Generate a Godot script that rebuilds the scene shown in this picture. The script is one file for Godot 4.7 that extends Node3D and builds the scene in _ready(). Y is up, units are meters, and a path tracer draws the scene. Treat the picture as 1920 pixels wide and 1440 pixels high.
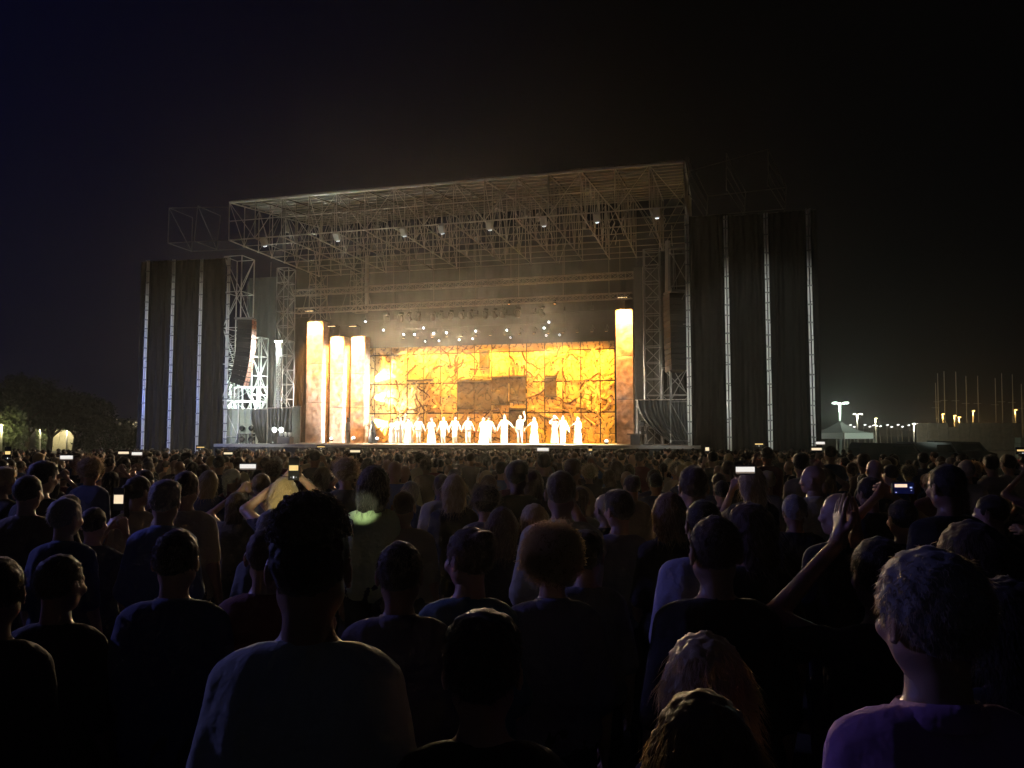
extends Node3D

# ------------------------------------------------------------------ mesh helpers
class MB:
	var v := PackedVector3Array()
	var n := PackedVector3Array()
	var uv := PackedVector2Array()
	var c := PackedColorArray()
	var i := PackedInt32Array()
	var tint := Color.WHITE
	func put(p: Vector3, nn: Vector3, t := Vector2.ZERO) -> int:
		v.append(p); n.append(nn); uv.append(t); c.append(tint)
		return v.size() - 1
	func quad(a: Vector3, b: Vector3, cc: Vector3, d: Vector3, ua := Vector2(0, 1), ub := Vector2(1, 1), uc := Vector2(1, 0), ud := Vector2(0, 0)) -> void:
		# corners run counter-clockwise as seen from outside
		var nn := (b - a).cross(cc - a).normalized()
		var k := put(a, nn, ua); put(b, nn, ub); put(cc, nn, uc); put(d, nn, ud)
		i.append_array(PackedInt32Array([k, k + 2, k + 1, k, k + 3, k + 2]))
	func tri(a: Vector3, b: Vector3, cc: Vector3) -> void:
		var nn := (b - a).cross(cc - a).normalized()
		var k := put(a, nn); put(b, nn); put(cc, nn)
		i.append_array(PackedInt32Array([k, k + 2, k + 1]))
	func bar(a: Vector3, b: Vector3, r: float, sides := 6, r2 := -1.0, caps := true) -> void:
		if r2 < 0.0: r2 = r
		var t := (b - a).normalized()
		var p := t.cross(Vector3.UP if absf(t.y) < 0.9 else Vector3.RIGHT).normalized()
		var q := t.cross(p)
		var k0 := v.size()
		for k in sides:
			var an := TAU * k / sides
			var e := p * cos(an) + q * sin(an)
			put(a + e * r, e, Vector2(float(k) / sides, 0)); put(b + e * r2, e, Vector2(float(k) / sides, 1))
		for k in sides:
			var x := k0 + 2 * k
			var y := k0 + 2 * ((k + 1) % sides)
			i.append_array(PackedInt32Array([x, y + 1, y, x, x + 1, y + 1]))
		if caps:
			for e in 2:
				var m := put(b if e else a, t if e else -t)
				for k in sides:
					var an := TAU * k / sides
					put((b if e else a) + (p * cos(an) + q * sin(an)) * (r2 if e else r), t if e else -t)
				for k in sides:
					var x := m + 1 + k
					var y := m + 1 + (k + 1) % sides
					i.append_array(PackedInt32Array([m, y, x] if e else [m, x, y]))
	func path(pts: Array, r: float, sides := 6) -> void:
		for k in pts.size() - 1: bar(pts[k], pts[k + 1], r, sides)
	func box(at: Vector3, s: Vector3, bev := 0.0, bs := Basis.IDENTITY) -> void:
		var h := s * 0.5
		if bev <= 0.0:
			for ax in 3:
				for sg in [-1.0, 1.0]:
					var nn := Vector3.ZERO; nn[ax] = sg
					var e1 := Vector3.ZERO; e1[(ax + 1) % 3] = 1.0
					var e2 := Vector3.ZERO; e2[(ax + 2) % 3] = 1.0
					if sg < 0: e2 = -e2
					var m := nn * h
					quad(at + bs * (m - e1 * h - e2 * h), at + bs * (m + e1 * h - e2 * h), at + bs * (m + e1 * h + e2 * h), at + bs * (m - e1 * h + e2 * h))
			return
		var g := h - Vector3(bev, bev, bev)
		for ax in 3:
			for sg in [-1.0, 1.0]:
				var nn := Vector3.ZERO; nn[ax] = sg
				var e1 := Vector3.ZERO; e1[(ax + 1) % 3] = 1.0
				var e2 := Vector3.ZERO; e2[(ax + 2) % 3] = 1.0
				if sg < 0: e2 = -e2
				var m := nn * h
				quad(at + bs * (m - e1 * g - e2 * g), at + bs * (m + e1 * g - e2 * g), at + bs * (m + e1 * g + e2 * g), at + bs * (m - e1 * g + e2 * g))
		for ax in 3:
			var b1 := (ax + 1) % 3
			var b2 := (ax + 2) % 3
			for s1 in [-1.0, 1.0]:
				for s2 in [-1.0, 1.0]:
					var p := Vector3.ZERO; p[b1] = s1 * h[b1]; p[b2] = s2 * g[b2]
					var q := Vector3.ZERO; q[b1] = s1 * g[b1]; q[b2] = s2 * h[b2]
					var l := Vector3.ZERO; l[ax] = g[ax]
					var w := [p - l, p + l, q + l, q - l]
					var out: Vector3 = p + q
					if (w[1] - w[0]).cross(w[2] - w[0]).dot(out) < 0: w.reverse()
					quad(at + bs * w[0], at + bs * w[1], at + bs * w[2], at + bs * w[3])
		for sx in [-1.0, 1.0]:
			for sy in [-1.0, 1.0]:
				for sz in [-1.0, 1.0]:
					var sg := Vector3(sx, sy, sz)
					var p := sg * Vector3(h.x, g.y, g.z)
					var q := sg * Vector3(g.x, h.y, g.z)
					var r := sg * Vector3(g.x, g.y, h.z)
					if (q - p).cross(r - p).dot(sg) < 0:
						tri(at + bs * p, at + bs * r, at + bs * q)
					else:
						tri(at + bs * p, at + bs * q, at + bs * r)
	func lathe(at: Vector3, prof: Array, sides := 16, bs := Basis.IDENTITY) -> void:
		# profile of Vector2(radius, height), bottom to top
		var k0 := v.size()
		var m := prof.size()
		for s in sides + 1:
			var an := TAU * s / sides
			for j in m:
				var p: Vector2 = prof[j]
				var t: Vector2 = prof[mini(j + 1, m - 1)] - prof[maxi(j - 1, 0)]
				var nn := Vector3(t.y * cos(an), -t.x, t.y * sin(an)).normalized()
				put(at + bs * Vector3(p.x * cos(an), p.y, p.x * sin(an)), bs * nn, Vector2(float(s) / sides, float(j) / m))
		for s in sides:
			for j in m - 1:
				var a := k0 + s * m + j
				var b := a + m
				i.append_array(PackedInt32Array([a, b, b + 1, a, b + 1, a + 1]))
	func grid(nu: int, nv: int, fn: Callable, flip := false) -> void:
		# fn(u, v) -> point; normals from the neighbours
		var k0 := v.size()
		var pts := PackedVector3Array()
		for y in nv + 1:
			for x in nu + 1: pts.append(fn.call(float(x) / nu, float(y) / nv))
		for y in nv + 1:
			for x in nu + 1:
				var dx := pts[y * (nu + 1) + mini(x + 1, nu)] - pts[y * (nu + 1) + maxi(x - 1, 0)]
				var dy := pts[mini(y + 1, nv) * (nu + 1) + x] - pts[maxi(y - 1, 0) * (nu + 1) + x]
				var nn := dx.cross(dy).normalized()
				put(pts[y * (nu + 1) + x], -nn if flip else nn, Vector2(float(x) / nu, 1.0 - float(y) / nv))
		for y in nv:
			for x in nu:
				var a := k0 + y * (nu + 1) + x
				var b := a + nu + 1
				i.append_array(PackedInt32Array([a, a + 1, b + 1, a, b + 1, b] if flip else [a, b + 1, a + 1, a, b, b + 1]))
	func add(o: MB, x := Transform3D.IDENTITY) -> void:
		var k0 := v.size()
		for p in o.v: v.append(x * p)
		for p in o.n: n.append((x.basis * p).normalized())
		uv.append_array(o.uv)
		if tint == Color.WHITE: c.append_array(o.c)
		else:
			for p in o.v: c.append(tint)
		for p in o.i: i.append(p + k0)
	func smooth() -> void:
		n.resize(v.size()); n.fill(Vector3.ZERO)
		for k in range(0, i.size(), 3):
			var m := (v[i[k + 2]] - v[i[k]]).cross(v[i[k + 1]] - v[i[k]])
			n[i[k]] += m; n[i[k + 1]] += m; n[i[k + 2]] += m
		for k in n.size(): n[k] = n[k].normalized() if n[k] != Vector3.ZERO else Vector3.UP
	func mesh(colors := false) -> ArrayMesh:
		var a := []
		a.resize(Mesh.ARRAY_MAX)
		a[Mesh.ARRAY_VERTEX] = v; a[Mesh.ARRAY_NORMAL] = n; a[Mesh.ARRAY_TEX_UV] = uv; a[Mesh.ARRAY_INDEX] = i
		if colors: a[Mesh.ARRAY_COLOR] = c
		var m := ArrayMesh.new()
		m.add_surface_from_arrays(Mesh.PRIMITIVE_TRIANGLES, a)
		return m

# a distance field on a grid, meshed with surface nets
class Field:
	var o: Vector3
	var h: float
	var nx: int
	var ny: int
	var nz: int
	var f := PackedFloat32Array()
	func _init(lo: Vector3, hi: Vector3, cell: float) -> void:
		o = lo; h = cell
		nx = int(ceil((hi.x - lo.x) / h)) + 1; ny = int(ceil((hi.y - lo.y) / h)) + 1; nz = int(ceil((hi.z - lo.z) / h)) + 1
		f.resize(nx * ny * nz); f.fill(1.0)
	func range_of(lo: Vector3, hi: Vector3) -> Array:
		var a := (lo - o) / h
		var b := (hi - o) / h
		return [maxi(0, int(a.x)), maxi(0, int(a.y)), maxi(0, int(a.z)), mini(nx - 1, int(b.x) + 1), mini(ny - 1, int(b.y) + 1), mini(nz - 1, int(b.z) + 1)]
	func capsule(a: Vector3, b: Vector3, ra: float, rb: float, k := 0.03) -> void:
		var m := maxf(ra, rb) + maxf(2.0 * h, k)
		var e := Vector3(m, m, m)
		var r := range_of(Vector3(minf(a.x, b.x), minf(a.y, b.y), minf(a.z, b.z)) - e, Vector3(maxf(a.x, b.x), maxf(a.y, b.y), maxf(a.z, b.z)) + e)
		var ab := b - a
		var l2 := maxf(ab.length_squared(), 1e-9)
		var dr := rb - ra
		for z in range(r[2], r[5] + 1):
			for y in range(r[1], r[4] + 1):
				var q := (z * ny + y) * nx
				for x in range(r[0], r[3] + 1):
					var p := Vector3(o.x + x * h, o.y + y * h, o.z + z * h) - a
					var t := clampf(p.dot(ab) / l2, 0.0, 1.0)
					var d := (p - ab * t).length() - ra - dr * t
					var g := f[q + x]
					var w := maxf(k - absf(g - d), 0.0)
					f[q + x] = minf(g, d) - w * w / (4.0 * k)
	func ellipsoid(at: Vector3, rad: Vector3, k := 0.02) -> void:
		var m := maxf(2.0 * h, k)
		var e := rad + Vector3(m, m, m)
		var r := range_of(at - e, at + e)
		for z in range(r[2], r[5] + 1):
			for y in range(r[1], r[4] + 1):
				var q := (z * ny + y) * nx
				for x in range(r[0], r[3] + 1):
					var p := Vector3(o.x + x * h, o.y + y * h, o.z + z * h) - at
					var p1 := p / rad
					var k0 := p1.length()
					var k1 := (p1 / rad).length()
					var d := k0 * (k0 - 1.0) / maxf(k1, 1e-6)
					var g := f[q + x]
					var w := maxf(k - absf(g - d), 0.0)
					f[q + x] = minf(g, d) - w * w / (4.0 * k)
	func cut(nn: Vector3, dist: float) -> void:
		# keeps what lies behind the plane p . nn = dist
		for z in nz:
			for y in ny:
				var q := (z * ny + y) * nx
				for x in nx:
					if f[q + x] < 0.1:
						f[q + x] = maxf(f[q + x], Vector3(o.x + x * h, o.y + y * h, o.z + z * h).dot(nn) - dist)
	func hollow(at: Vector3, rad: Vector3) -> void:
		for z in nz:
			for y in ny:
				var q := (z * ny + y) * nx
				for x in nx:
					if f[q + x] < 0.1:
						var p1 := (Vector3(o.x + x * h, o.y + y * h, o.z + z * h) - at) / rad
						var d := (p1.length() - 1.0) * minf(rad.x, minf(rad.y, rad.z))
						f[q + x] = maxf(f[q + x], -d)
	func net(bump: FastNoiseLite = null, amount := 0.0, stretch := Vector3.ONE) -> MB:
		var mb := MB.new()
		var at := PackedInt32Array()
		at.resize(f.size()); at.fill(-1)
		var sx := 1
		var sy := nx
		var sz := nx * ny
		var lim := 2.2 * h
		for z in nz - 1:
			for y in ny - 1:
				var q := (z * ny + y) * nx
				for x in nx - 1:
					var b := q + x
					var f0 := f[b]
					if f0 > lim or f0 < -lim: continue
					var f1 := f[b + sx]; var f2 := f[b + sy]; var f3 := f[b + sx + sy]
					var f4 := f[b + sz]; var f5 := f[b + sx + sz]; var f6 := f[b + sy + sz]; var f7 := f[b + sx + sy + sz]
					var s := int(f0 < 0) + int(f1 < 0) + int(f2 < 0) + int(f3 < 0) + int(f4 < 0) + int(f5 < 0) + int(f6 < 0) + int(f7 < 0)
					if s == 0 or s == 8: continue
					var p := Vector3.ZERO
					var m := 0
					if (f0 < 0) != (f1 < 0): p += Vector3(f0 / (f0 - f1), 0, 0); m += 1
					if (f2 < 0) != (f3 < 0): p += Vector3(f2 / (f2 - f3), 1, 0); m += 1
					if (f4 < 0) != (f5 < 0): p += Vector3(f4 / (f4 - f5), 0, 1); m += 1
					if (f6 < 0) != (f7 < 0): p += Vector3(f6 / (f6 - f7), 1, 1); m += 1
					if (f0 < 0) != (f2 < 0): p += Vector3(0, f0 / (f0 - f2), 0); m += 1
					if (f1 < 0) != (f3 < 0): p += Vector3(1, f1 / (f1 - f3), 0); m += 1
					if (f4 < 0) != (f6 < 0): p += Vector3(0, f4 / (f4 - f6), 1); m += 1
					if (f5 < 0) != (f7 < 0): p += Vector3(1, f5 / (f5 - f7), 1); m += 1
					if (f0 < 0) != (f4 < 0): p += Vector3(0, 0, f0 / (f0 - f4)); m += 1
					if (f1 < 0) != (f5 < 0): p += Vector3(1, 0, f1 / (f1 - f5)); m += 1
					if (f2 < 0) != (f6 < 0): p += Vector3(0, 1, f2 / (f2 - f6)); m += 1
					if (f3 < 0) != (f7 < 0): p += Vector3(1, 1, f3 / (f3 - f7)); m += 1
					at[b] = mb.v.size()
					mb.v.append(o + (Vector3(x, y, z) + p / m) * h)
		var idx := PackedInt32Array()
		for z in range(1, nz - 1):
			for y in range(1, ny - 1):
				var q := (z * ny + y) * nx
				for x in range(1, nx - 1):
					var b := q + x
					if at[b] < 0: continue
					var inside := f[b] < 0
					if inside != (f[b + sx] < 0):
						var a1 := at[b - sy - sz]; var a2 := at[b - sz]; var a3 := at[b]; var a4 := at[b - sy]
						if mini(mini(a1, a2), a4) >= 0: idx.append_array(PackedInt32Array([a1, a3, a2, a1, a4, a3] if inside else [a1, a2, a3, a1, a3, a4]))
					if inside != (f[b + sy] < 0):
						var a1 := at[b - sx - sz]; var a2 := at[b - sx]; var a3 := at[b]; var a4 := at[b - sz]
						if mini(mini(a1, a2), a4) >= 0: idx.append_array(PackedInt32Array([a1, a3, a2, a1, a4, a3] if inside else [a1, a2, a3, a1, a3, a4]))
					if inside != (f[b + sz] < 0):
						var a1 := at[b - sx - sy]; var a2 := at[b - sy]; var a3 := at[b]; var a4 := at[b - sx]
						if mini(mini(a1, a2), a4) >= 0: idx.append_array(PackedInt32Array([a1, a3, a2, a1, a4, a3] if inside else [a1, a2, a3, a1, a3, a4]))
		mb.i = idx
		mb.smooth()
		if bump:
			for k in mb.v.size():
				mb.v[k] += mb.n[k] * bump.get_noise_3dv(mb.v[k] * stretch) * amount
			mb.smooth()
		mb.uv.resize(mb.v.size()); mb.c.resize(mb.v.size()); mb.c.fill(Color.WHITE)
		return mb

# ------------------------------------------------------------------ the place's frame
const FOCAL := 1441.0            # focal length in pixels of the 1920 x 1440 photograph
const EYE := Vector3(0, 2.0, 0)
const PITCH := 0.0658
const STAGE_TURN := -0.262       # the stage is turned 15 degrees to the crowd
const STAGE_AT := Vector3(0, 0, -44.6)
const DECK := 1.41
const LOW := -0.5                # ground level round the stage; the field falls gently towards it
var stage_basis := Basis(Vector3.UP, STAGE_TURN)
var rng := RandomNumberGenerator.new()
var taken := {}
var M := {}

func look(px: float, py: float) -> Vector3:
	var kx := (px - 960.0) / FOCAL
	var ky := -(py - 720.0) / FOCAL
	return Vector3(kx, sin(PITCH) + ky * cos(PITCH), -cos(PITCH) + ky * sin(PITCH))
func at(px: float, py: float, away: float) -> Vector3:
	var d := look(px, py)
	return EYE + d * (away / -d.z)
func sp(px: float, py: float, deep: float) -> Vector3:
	# the point of the stage's own frame (x along the front, y up, -z upstage) that lies deep metres behind its front line
	var d := look(px, py)
	var w := -stage_basis.z
	var t := (STAGE_AT + w * deep - EYE).dot(w) / d.dot(w)
	return stage_basis.inverse() * (EYE + d * t - STAGE_AT)
func world(p: Vector3) -> Vector3:
	return STAGE_AT + stage_basis * p
func ground(z: float) -> float:
	return clampf(-0.012 * (-z - 4.0), LOW, 0.0)

func numbered(called: String) -> String:
	var k: int = taken.get(called, 0)
	taken[called] = k + 1
	return called if k == 0 else "%s_%03d" % [called, k]
func tag(o: Node, label: String, category: String, group := "", kind := "") -> Node:
	if label: o.set_meta("label", label)
	if category: o.set_meta("category", category)
	if group: o.set_meta("group", group)
	if kind: o.set_meta("kind", kind)
	return o
func thing(called: String, label: String, category: String, where := Transform3D.IDENTITY, group := "") -> Node3D:
	var o := Node3D.new()
	o.name = numbered(called); add_child(o); o.transform = where
	return tag(o, label, category, group)
func part(called: String, m: Variant, mat: Material, parent: Node = null, where := Transform3D.IDENTITY) -> MeshInstance3D:
	var o := MeshInstance3D.new()
	o.mesh = m.mesh() if m is MB else m
	o.material_override = mat
	o.transform = where
	if parent == null:
		o.name = numbered(called); add_child(o)
	else:
		var k := 0
		var nm := called
		while parent.has_node(NodePath(nm)):
			k += 1; nm = "%s_%03d" % [called, k]
		o.name = nm; parent.add_child(o)
	return o
func structure(called: String, m: Variant, mat: Material, where := Transform3D.IDENTITY) -> MeshInstance3D:
	var o := part(called, m, mat, null, where)
	o.set_meta("kind", "structure")
	return o
func copy(o: Node3D, where: Transform3D, label := "") -> Node3D:
	var c: Node3D = o.duplicate()
	var base: String = o.name
	c.name = numbered(base.rstrip("0123456789").trim_suffix("_"))
	add_child(c); c.transform = where
	if label: c.set_meta("label", label)
	return c
func on_stage(p := Vector3.ZERO, turn := 0.0) -> Transform3D:
	return Transform3D(stage_basis * Basis(Vector3.UP, turn), world(p))

func mat(c: Color, rough := 0.8, metal := 0.0, spec := 0.5) -> StandardMaterial3D:
	# colours are given as linear base colours
	var m := StandardMaterial3D.new()
	m.albedo_color = c.linear_to_srgb(); m.roughness = rough; m.metallic = metal; m.metallic_specular = spec
	return m
func glow(c: Color, energy: float) -> StandardMaterial3D:
	var m := mat(Color(0.6, 0.6, 0.6), 0.4)
	m.emission_enabled = true; m.emission = c.linear_to_srgb(); m.emission_energy_multiplier = energy
	return m
func noise(freq: float, sd: int, oct := 4, kind := FastNoiseLite.TYPE_SIMPLEX_SMOOTH, fractal := FastNoiseLite.FRACTAL_FBM) -> FastNoiseLite:
	var f := FastNoiseLite.new()
	f.noise_type = kind; f.frequency = freq; f.seed = sd; f.fractal_octaves = oct; f.fractal_type = fractal
	return f
func mottled(a: Color, b: Color, freq: float, sd: int, size := 256, rough := 0.9, relief := 0.0, scale := 1.0) -> StandardMaterial3D:
	# two tones mixed by noise, on the object's own axes
	var im := noise(freq, sd).get_seamless_image(size, size)
	var out := Image.create(size, size, true, Image.FORMAT_RGB8)
	for y in size:
		for x in size:
			out.set_pixel(x, y, a.lerp(b, im.get_pixel(x, y).r).linear_to_srgb())
	out.generate_mipmaps()
	var m := mat(Color.WHITE, rough)
	m.albedo_texture = ImageTexture.create_from_image(out)
	m.uv1_triplanar = true; m.uv1_scale = Vector3.ONE * scale
	if relief > 0.0:
		m.heightmap_enabled = true; m.heightmap_scale = relief
		m.heightmap_texture = ImageTexture.create_from_image(im)
	return m

func spot(parent: Node, from: Vector3, to: Vector3, c: Color, energy: float, half_angle: float, size := 0.1, soft := 0.7) -> SpotLight3D:
	# from and to in the parent's own frame
	var l := SpotLight3D.new()
	l.name = "light"
	parent.add_child(l, true)
	var d := (to - from).normalized()
	var up := Vector3.UP if absf(d.y) < 0.99 else Vector3.RIGHT
	l.transform = Transform3D(Basis.looking_at(d, up), from)
	l.light_color = c.linear_to_srgb(); l.light_energy = energy; l.spot_angle = half_angle; l.spot_range = 150.0
	l.spot_attenuation = 2.0; l.spot_angle_attenuation = soft; l.light_size = size; l.shadow_enabled = true
	return l
func omni(parent: Node, where: Vector3, c: Color, energy: float, size := 0.1) -> OmniLight3D:
	var l := OmniLight3D.new()
	l.name = "light"
	parent.add_child(l, true)
	l.position = where; l.light_color = c.linear_to_srgb(); l.light_energy = energy; l.omni_range = 200.0; l.omni_attenuation = 2.0
	l.light_size = size; l.shadow_enabled = true
	return l

# a lattice beam of square section between two points
func lattice(mb: MB, a: Vector3, b: Vector3, w: float, chord: float, web: float, bay: float, sides := 5) -> void:
	var t := (b - a).normalized()
	var p := t.cross(Vector3.UP if absf(t.y) < 0.9 else Vector3.BACK).normalized() * (w * 0.5)
	var q := t.cross(p).normalized() * (w * 0.5)
	var corners := [p + q, p - q, -p - q, -p + q]
	var len := a.distance_to(b)
	var nb := maxi(1, roundi(len / bay))
	for k in 4: mb.bar(a + corners[k], b + corners[k], chord, sides)
	for j in nb:
		var s := a.lerp(b, float(j) / nb)
		var e := a.lerp(b, float(j + 1) / nb)
		for k in 4:
			var c0: Vector3 = corners[k]
			var c1: Vector3 = corners[(k + 1) % 4]
			if (j + k) % 2 == 0: mb.bar(s + c0, e + c1, web, 4, -1.0, false)
			else: mb.bar(s + c1, e + c0, web, 4, -1.0, false)
			mb.bar(s + c0, s + c1, web, 4, -1.0, false)

# a hung cloth: width along x, hung from y = h down to 0, pleats along z
func drape(w: float, h: float, pleats: float, depth: float, sd: int, nu := 60, nv := 14, gather := 0.0, bow := 0.0) -> MB:
	var mb := MB.new()
	var f := noise(0.9, sd, 3)
	mb.grid(nu, nv, func(u: float, v: float) -> Vector3:
		var x := (u - 0.5) * w
		var g := f.get_noise_2d(u * pleats * 0.5, v * 1.3)
		var z := sin(u * TAU * pleats + g * 3.0 + (1.0 - v) * gather * sin(u * 9.0)) * depth * (0.55 + 0.45 * f.get_noise_2d(u * 7.0 + 40.0, 3.0 + v)) + f.get_noise_2d(u * 3.0, v * 2.0 + 9.0) * depth * 1.5
		return Vector3(x + g * depth * 0.4, h * v, z - bow * sin(PI * u) * (1.0 - v)))
	return mb

func stretch_over(o: Node3D, a: Vector3, b: Vector3) -> void:
	# turns and lengthens a unit-high child so that it reaches from a to b
	var d := b - a
	var y := d.normalized()
	var x := y.cross(Vector3.FORWARD if absf(y.z) < 0.9 else Vector3.RIGHT).normalized()
	o.transform = Transform3D(Basis(x, d, x.cross(y)), a)

# ------------------------------------------------------------------ people
# Bodies face -z. One continuous mesh for skin (head, neck, trunk, limbs, hands); clothes and hair are children.
var head_mb: Array = []
var hand_mb := {}
var cloth_folds: FastNoiseLite
var hair_bump: FastNoiseLite

func make_head(jaw: float, ears: float) -> MB:
	# origin at the middle of the head, 0.235 m from chin to crown
	var f := Field.new(Vector3(-0.115, -0.15, -0.145), Vector3(0.115, 0.145, 0.13), 0.0062)
	f.ellipsoid(Vector3(0, 0.03, 0.012), Vector3(0.076, 0.088, 0.096), 0.01)
	f.ellipsoid(Vector3(0, -0.03, -0.025), Vector3(0.064, 0.078, 0.07), 0.03)
	f.capsule(Vector3(0, -0.09, -0.06), Vector3(0, -0.085, -0.045), 0.026 * jaw, 0.034 * jaw, 0.03)
	f.capsule(Vector3(-0.042, -0.06, 0.0), Vector3(0.042, -0.06, 0.0), 0.03 * jaw, 0.03 * jaw, 0.03)
	f.capsule(Vector3(-0.04, 0.018, -0.072), Vector3(0.04, 0.018, -0.072), 0.013, 0.013, 0.02)   # brow
	f.capsule(Vector3(0, 0.004, -0.088), Vector3(0, -0.034, -0.107), 0.008, 0.012, 0.012)         # nose
	f.capsule(Vector3(-0.018, -0.066, -0.085), Vector3(0.018, -0.066, -0.085), 0.009, 0.009, 0.012) # lips
	for s in [-1.0, 1.0]:
		f.ellipsoid(Vector3(s * 0.032, 0.0, -0.078), Vector3(0.013, 0.011, 0.012), 0.006)            # eye
		f.ellipsoid(Vector3(s * 0.045, -0.03, -0.07), Vector3(0.02, 0.02, 0.02), 0.02)               # cheek
		f.ellipsoid(Vector3(s * (0.083 + 0.004 * ears), -0.008, 0.014), Vector3(0.011, 0.034, 0.021), 0.008)
	f.capsule(Vector3(0, -0.06, 0.02), Vector3(0, -0.15, 0.025), 0.05, 0.055, 0.03)
	var mb := f.net()
	for k in mb.v.size():      # the shell of the ear: hollow its front side
		var p := mb.v[k]
		if absf(p.x) > 0.08 and absf(p.y + 0.008) < 0.024 and p.z > -0.004 and p.z < 0.02: mb.v[k].x -= signf(p.x) * 0.005
	mb.smooth()
	return mb

func make_hand(kind: String) -> MB:
	# a right hand; wrist at the origin, fingers run to +y, palm faces -z, thumb at -x
	var f := Field.new(Vector3(-0.1, -0.035, -0.1), Vector3(0.06, 0.2, 0.05), 0.005)
	f.capsule(Vector3(0, -0.03, 0), Vector3(0, 0.01, 0), 0.025, 0.026, 0.01)
	for k in 4:
		f.capsule(Vector3(-0.012 + k * 0.008, 0.012, 0), Vector3(-0.031 + k * 0.021, 0.085 - 0.004 * absf(k - 1.3), 0), 0.016, 0.0125, 0.014)
	var lens := [0.074, 0.084, 0.077, 0.06]
	var curl: float = {"open": 0.12, "relaxed": 0.5, "grip": 0.95}[kind]
	for k in 4:
		var p := Vector3(-0.031 + k * 0.021, 0.085 - 0.004 * absf(k - 1.3), 0)
		var side := (k - 1.5) * (0.07 if kind == "open" else 0.02)
		var a := curl * 0.5
		for j in 3:
			var l: float = lens[k] * [0.46, 0.3, 0.24][j]
			var e := p + Vector3(sin(side) * cos(a), cos(side) * cos(a), -sin(a)) * l
			f.capsule(p, e, 0.0094 - 0.0007 * j, 0.0088 - 0.0008 * j, 0.005)
			p = e; a += curl * (0.9 if j == 0 else 0.7)
	var th := [Vector3(-0.018, 0.022, -0.006), Vector3(-0.046, 0.05, -0.018), Vector3(-0.056, 0.078, -0.024), Vector3(-0.058, 0.1, -0.028)]
	if kind == "grip": th = [Vector3(-0.018, 0.022, -0.008), Vector3(-0.04, 0.045, -0.035), Vector3(-0.036, 0.068, -0.056), Vector3(-0.026, 0.084, -0.066)]
	f.capsule(th[0], th[1], 0.016, 0.0125, 0.014)
	f.capsule(th[1], th[2], 0.012, 0.0105, 0.005)
	f.capsule(th[2], th[3], 0.0105, 0.009, 0.005)
	return f.net()

# where the elbow and the wrist are, from the shoulder, for a right arm (x > 0); a third vector is the way the palm faces
const ARMS := {
	"down": [Vector3(0.06, -0.29, 0.03), Vector3(0.07, -0.53, -0.06), Vector3(-1, 0, 0), "relaxed"],
	"front": [Vector3(0.06, -0.27, 0.0), Vector3(-0.1, -0.24, -0.21), Vector3(-0.4, 0, -1), "relaxed"],
	"pocket": [Vector3(0.13, -0.26, 0.06), Vector3(0.05, -0.47, 0.0), Vector3(-1, 0, 0), "relaxed"],
	"film": [Vector3(0.05, -0.1, -0.26), Vector3(-0.08, 0.16, -0.34), Vector3(-0.6, 0, -0.5), "grip"],
	"high": [Vector3(0.19, 0.13, -0.16), Vector3(-0.09, 0.37, -0.24), Vector3(0, 0, -1), "grip"],
	"clap_high": [Vector3(0.16, 0.07, -0.2), Vector3(-0.115, 0.33, -0.26), Vector3(-1, 0, 0), "open", Vector3(-0.08, 1, -0.05)],
	"clap": [Vector3(0.07, -0.24, -0.12), Vector3(-0.12, -0.06, -0.3), Vector3(-1, 0, 0), "open"],
	"wave": [Vector3(0.2, 0.17, -0.1), Vector3(0.15, 0.42, -0.1), Vector3(0, 0, -1), "open"],
	"link": [Vector3(0.14, -0.26, 0.0), Vector3(0.24, -0.48, -0.04), Vector3(-1, 0, 0), "relaxed"],
	"wide": [Vector3(0.24, -0.16, 0.0), Vector3(0.4, -0.36, -0.08), Vector3(0, 0, -1), "open"],
	"brow": [Vector3(0.2, -0.02, -0.14), Vector3(0.05, 0.17, -0.16), Vector3(-1, 0, 0), "open"],
}

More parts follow.
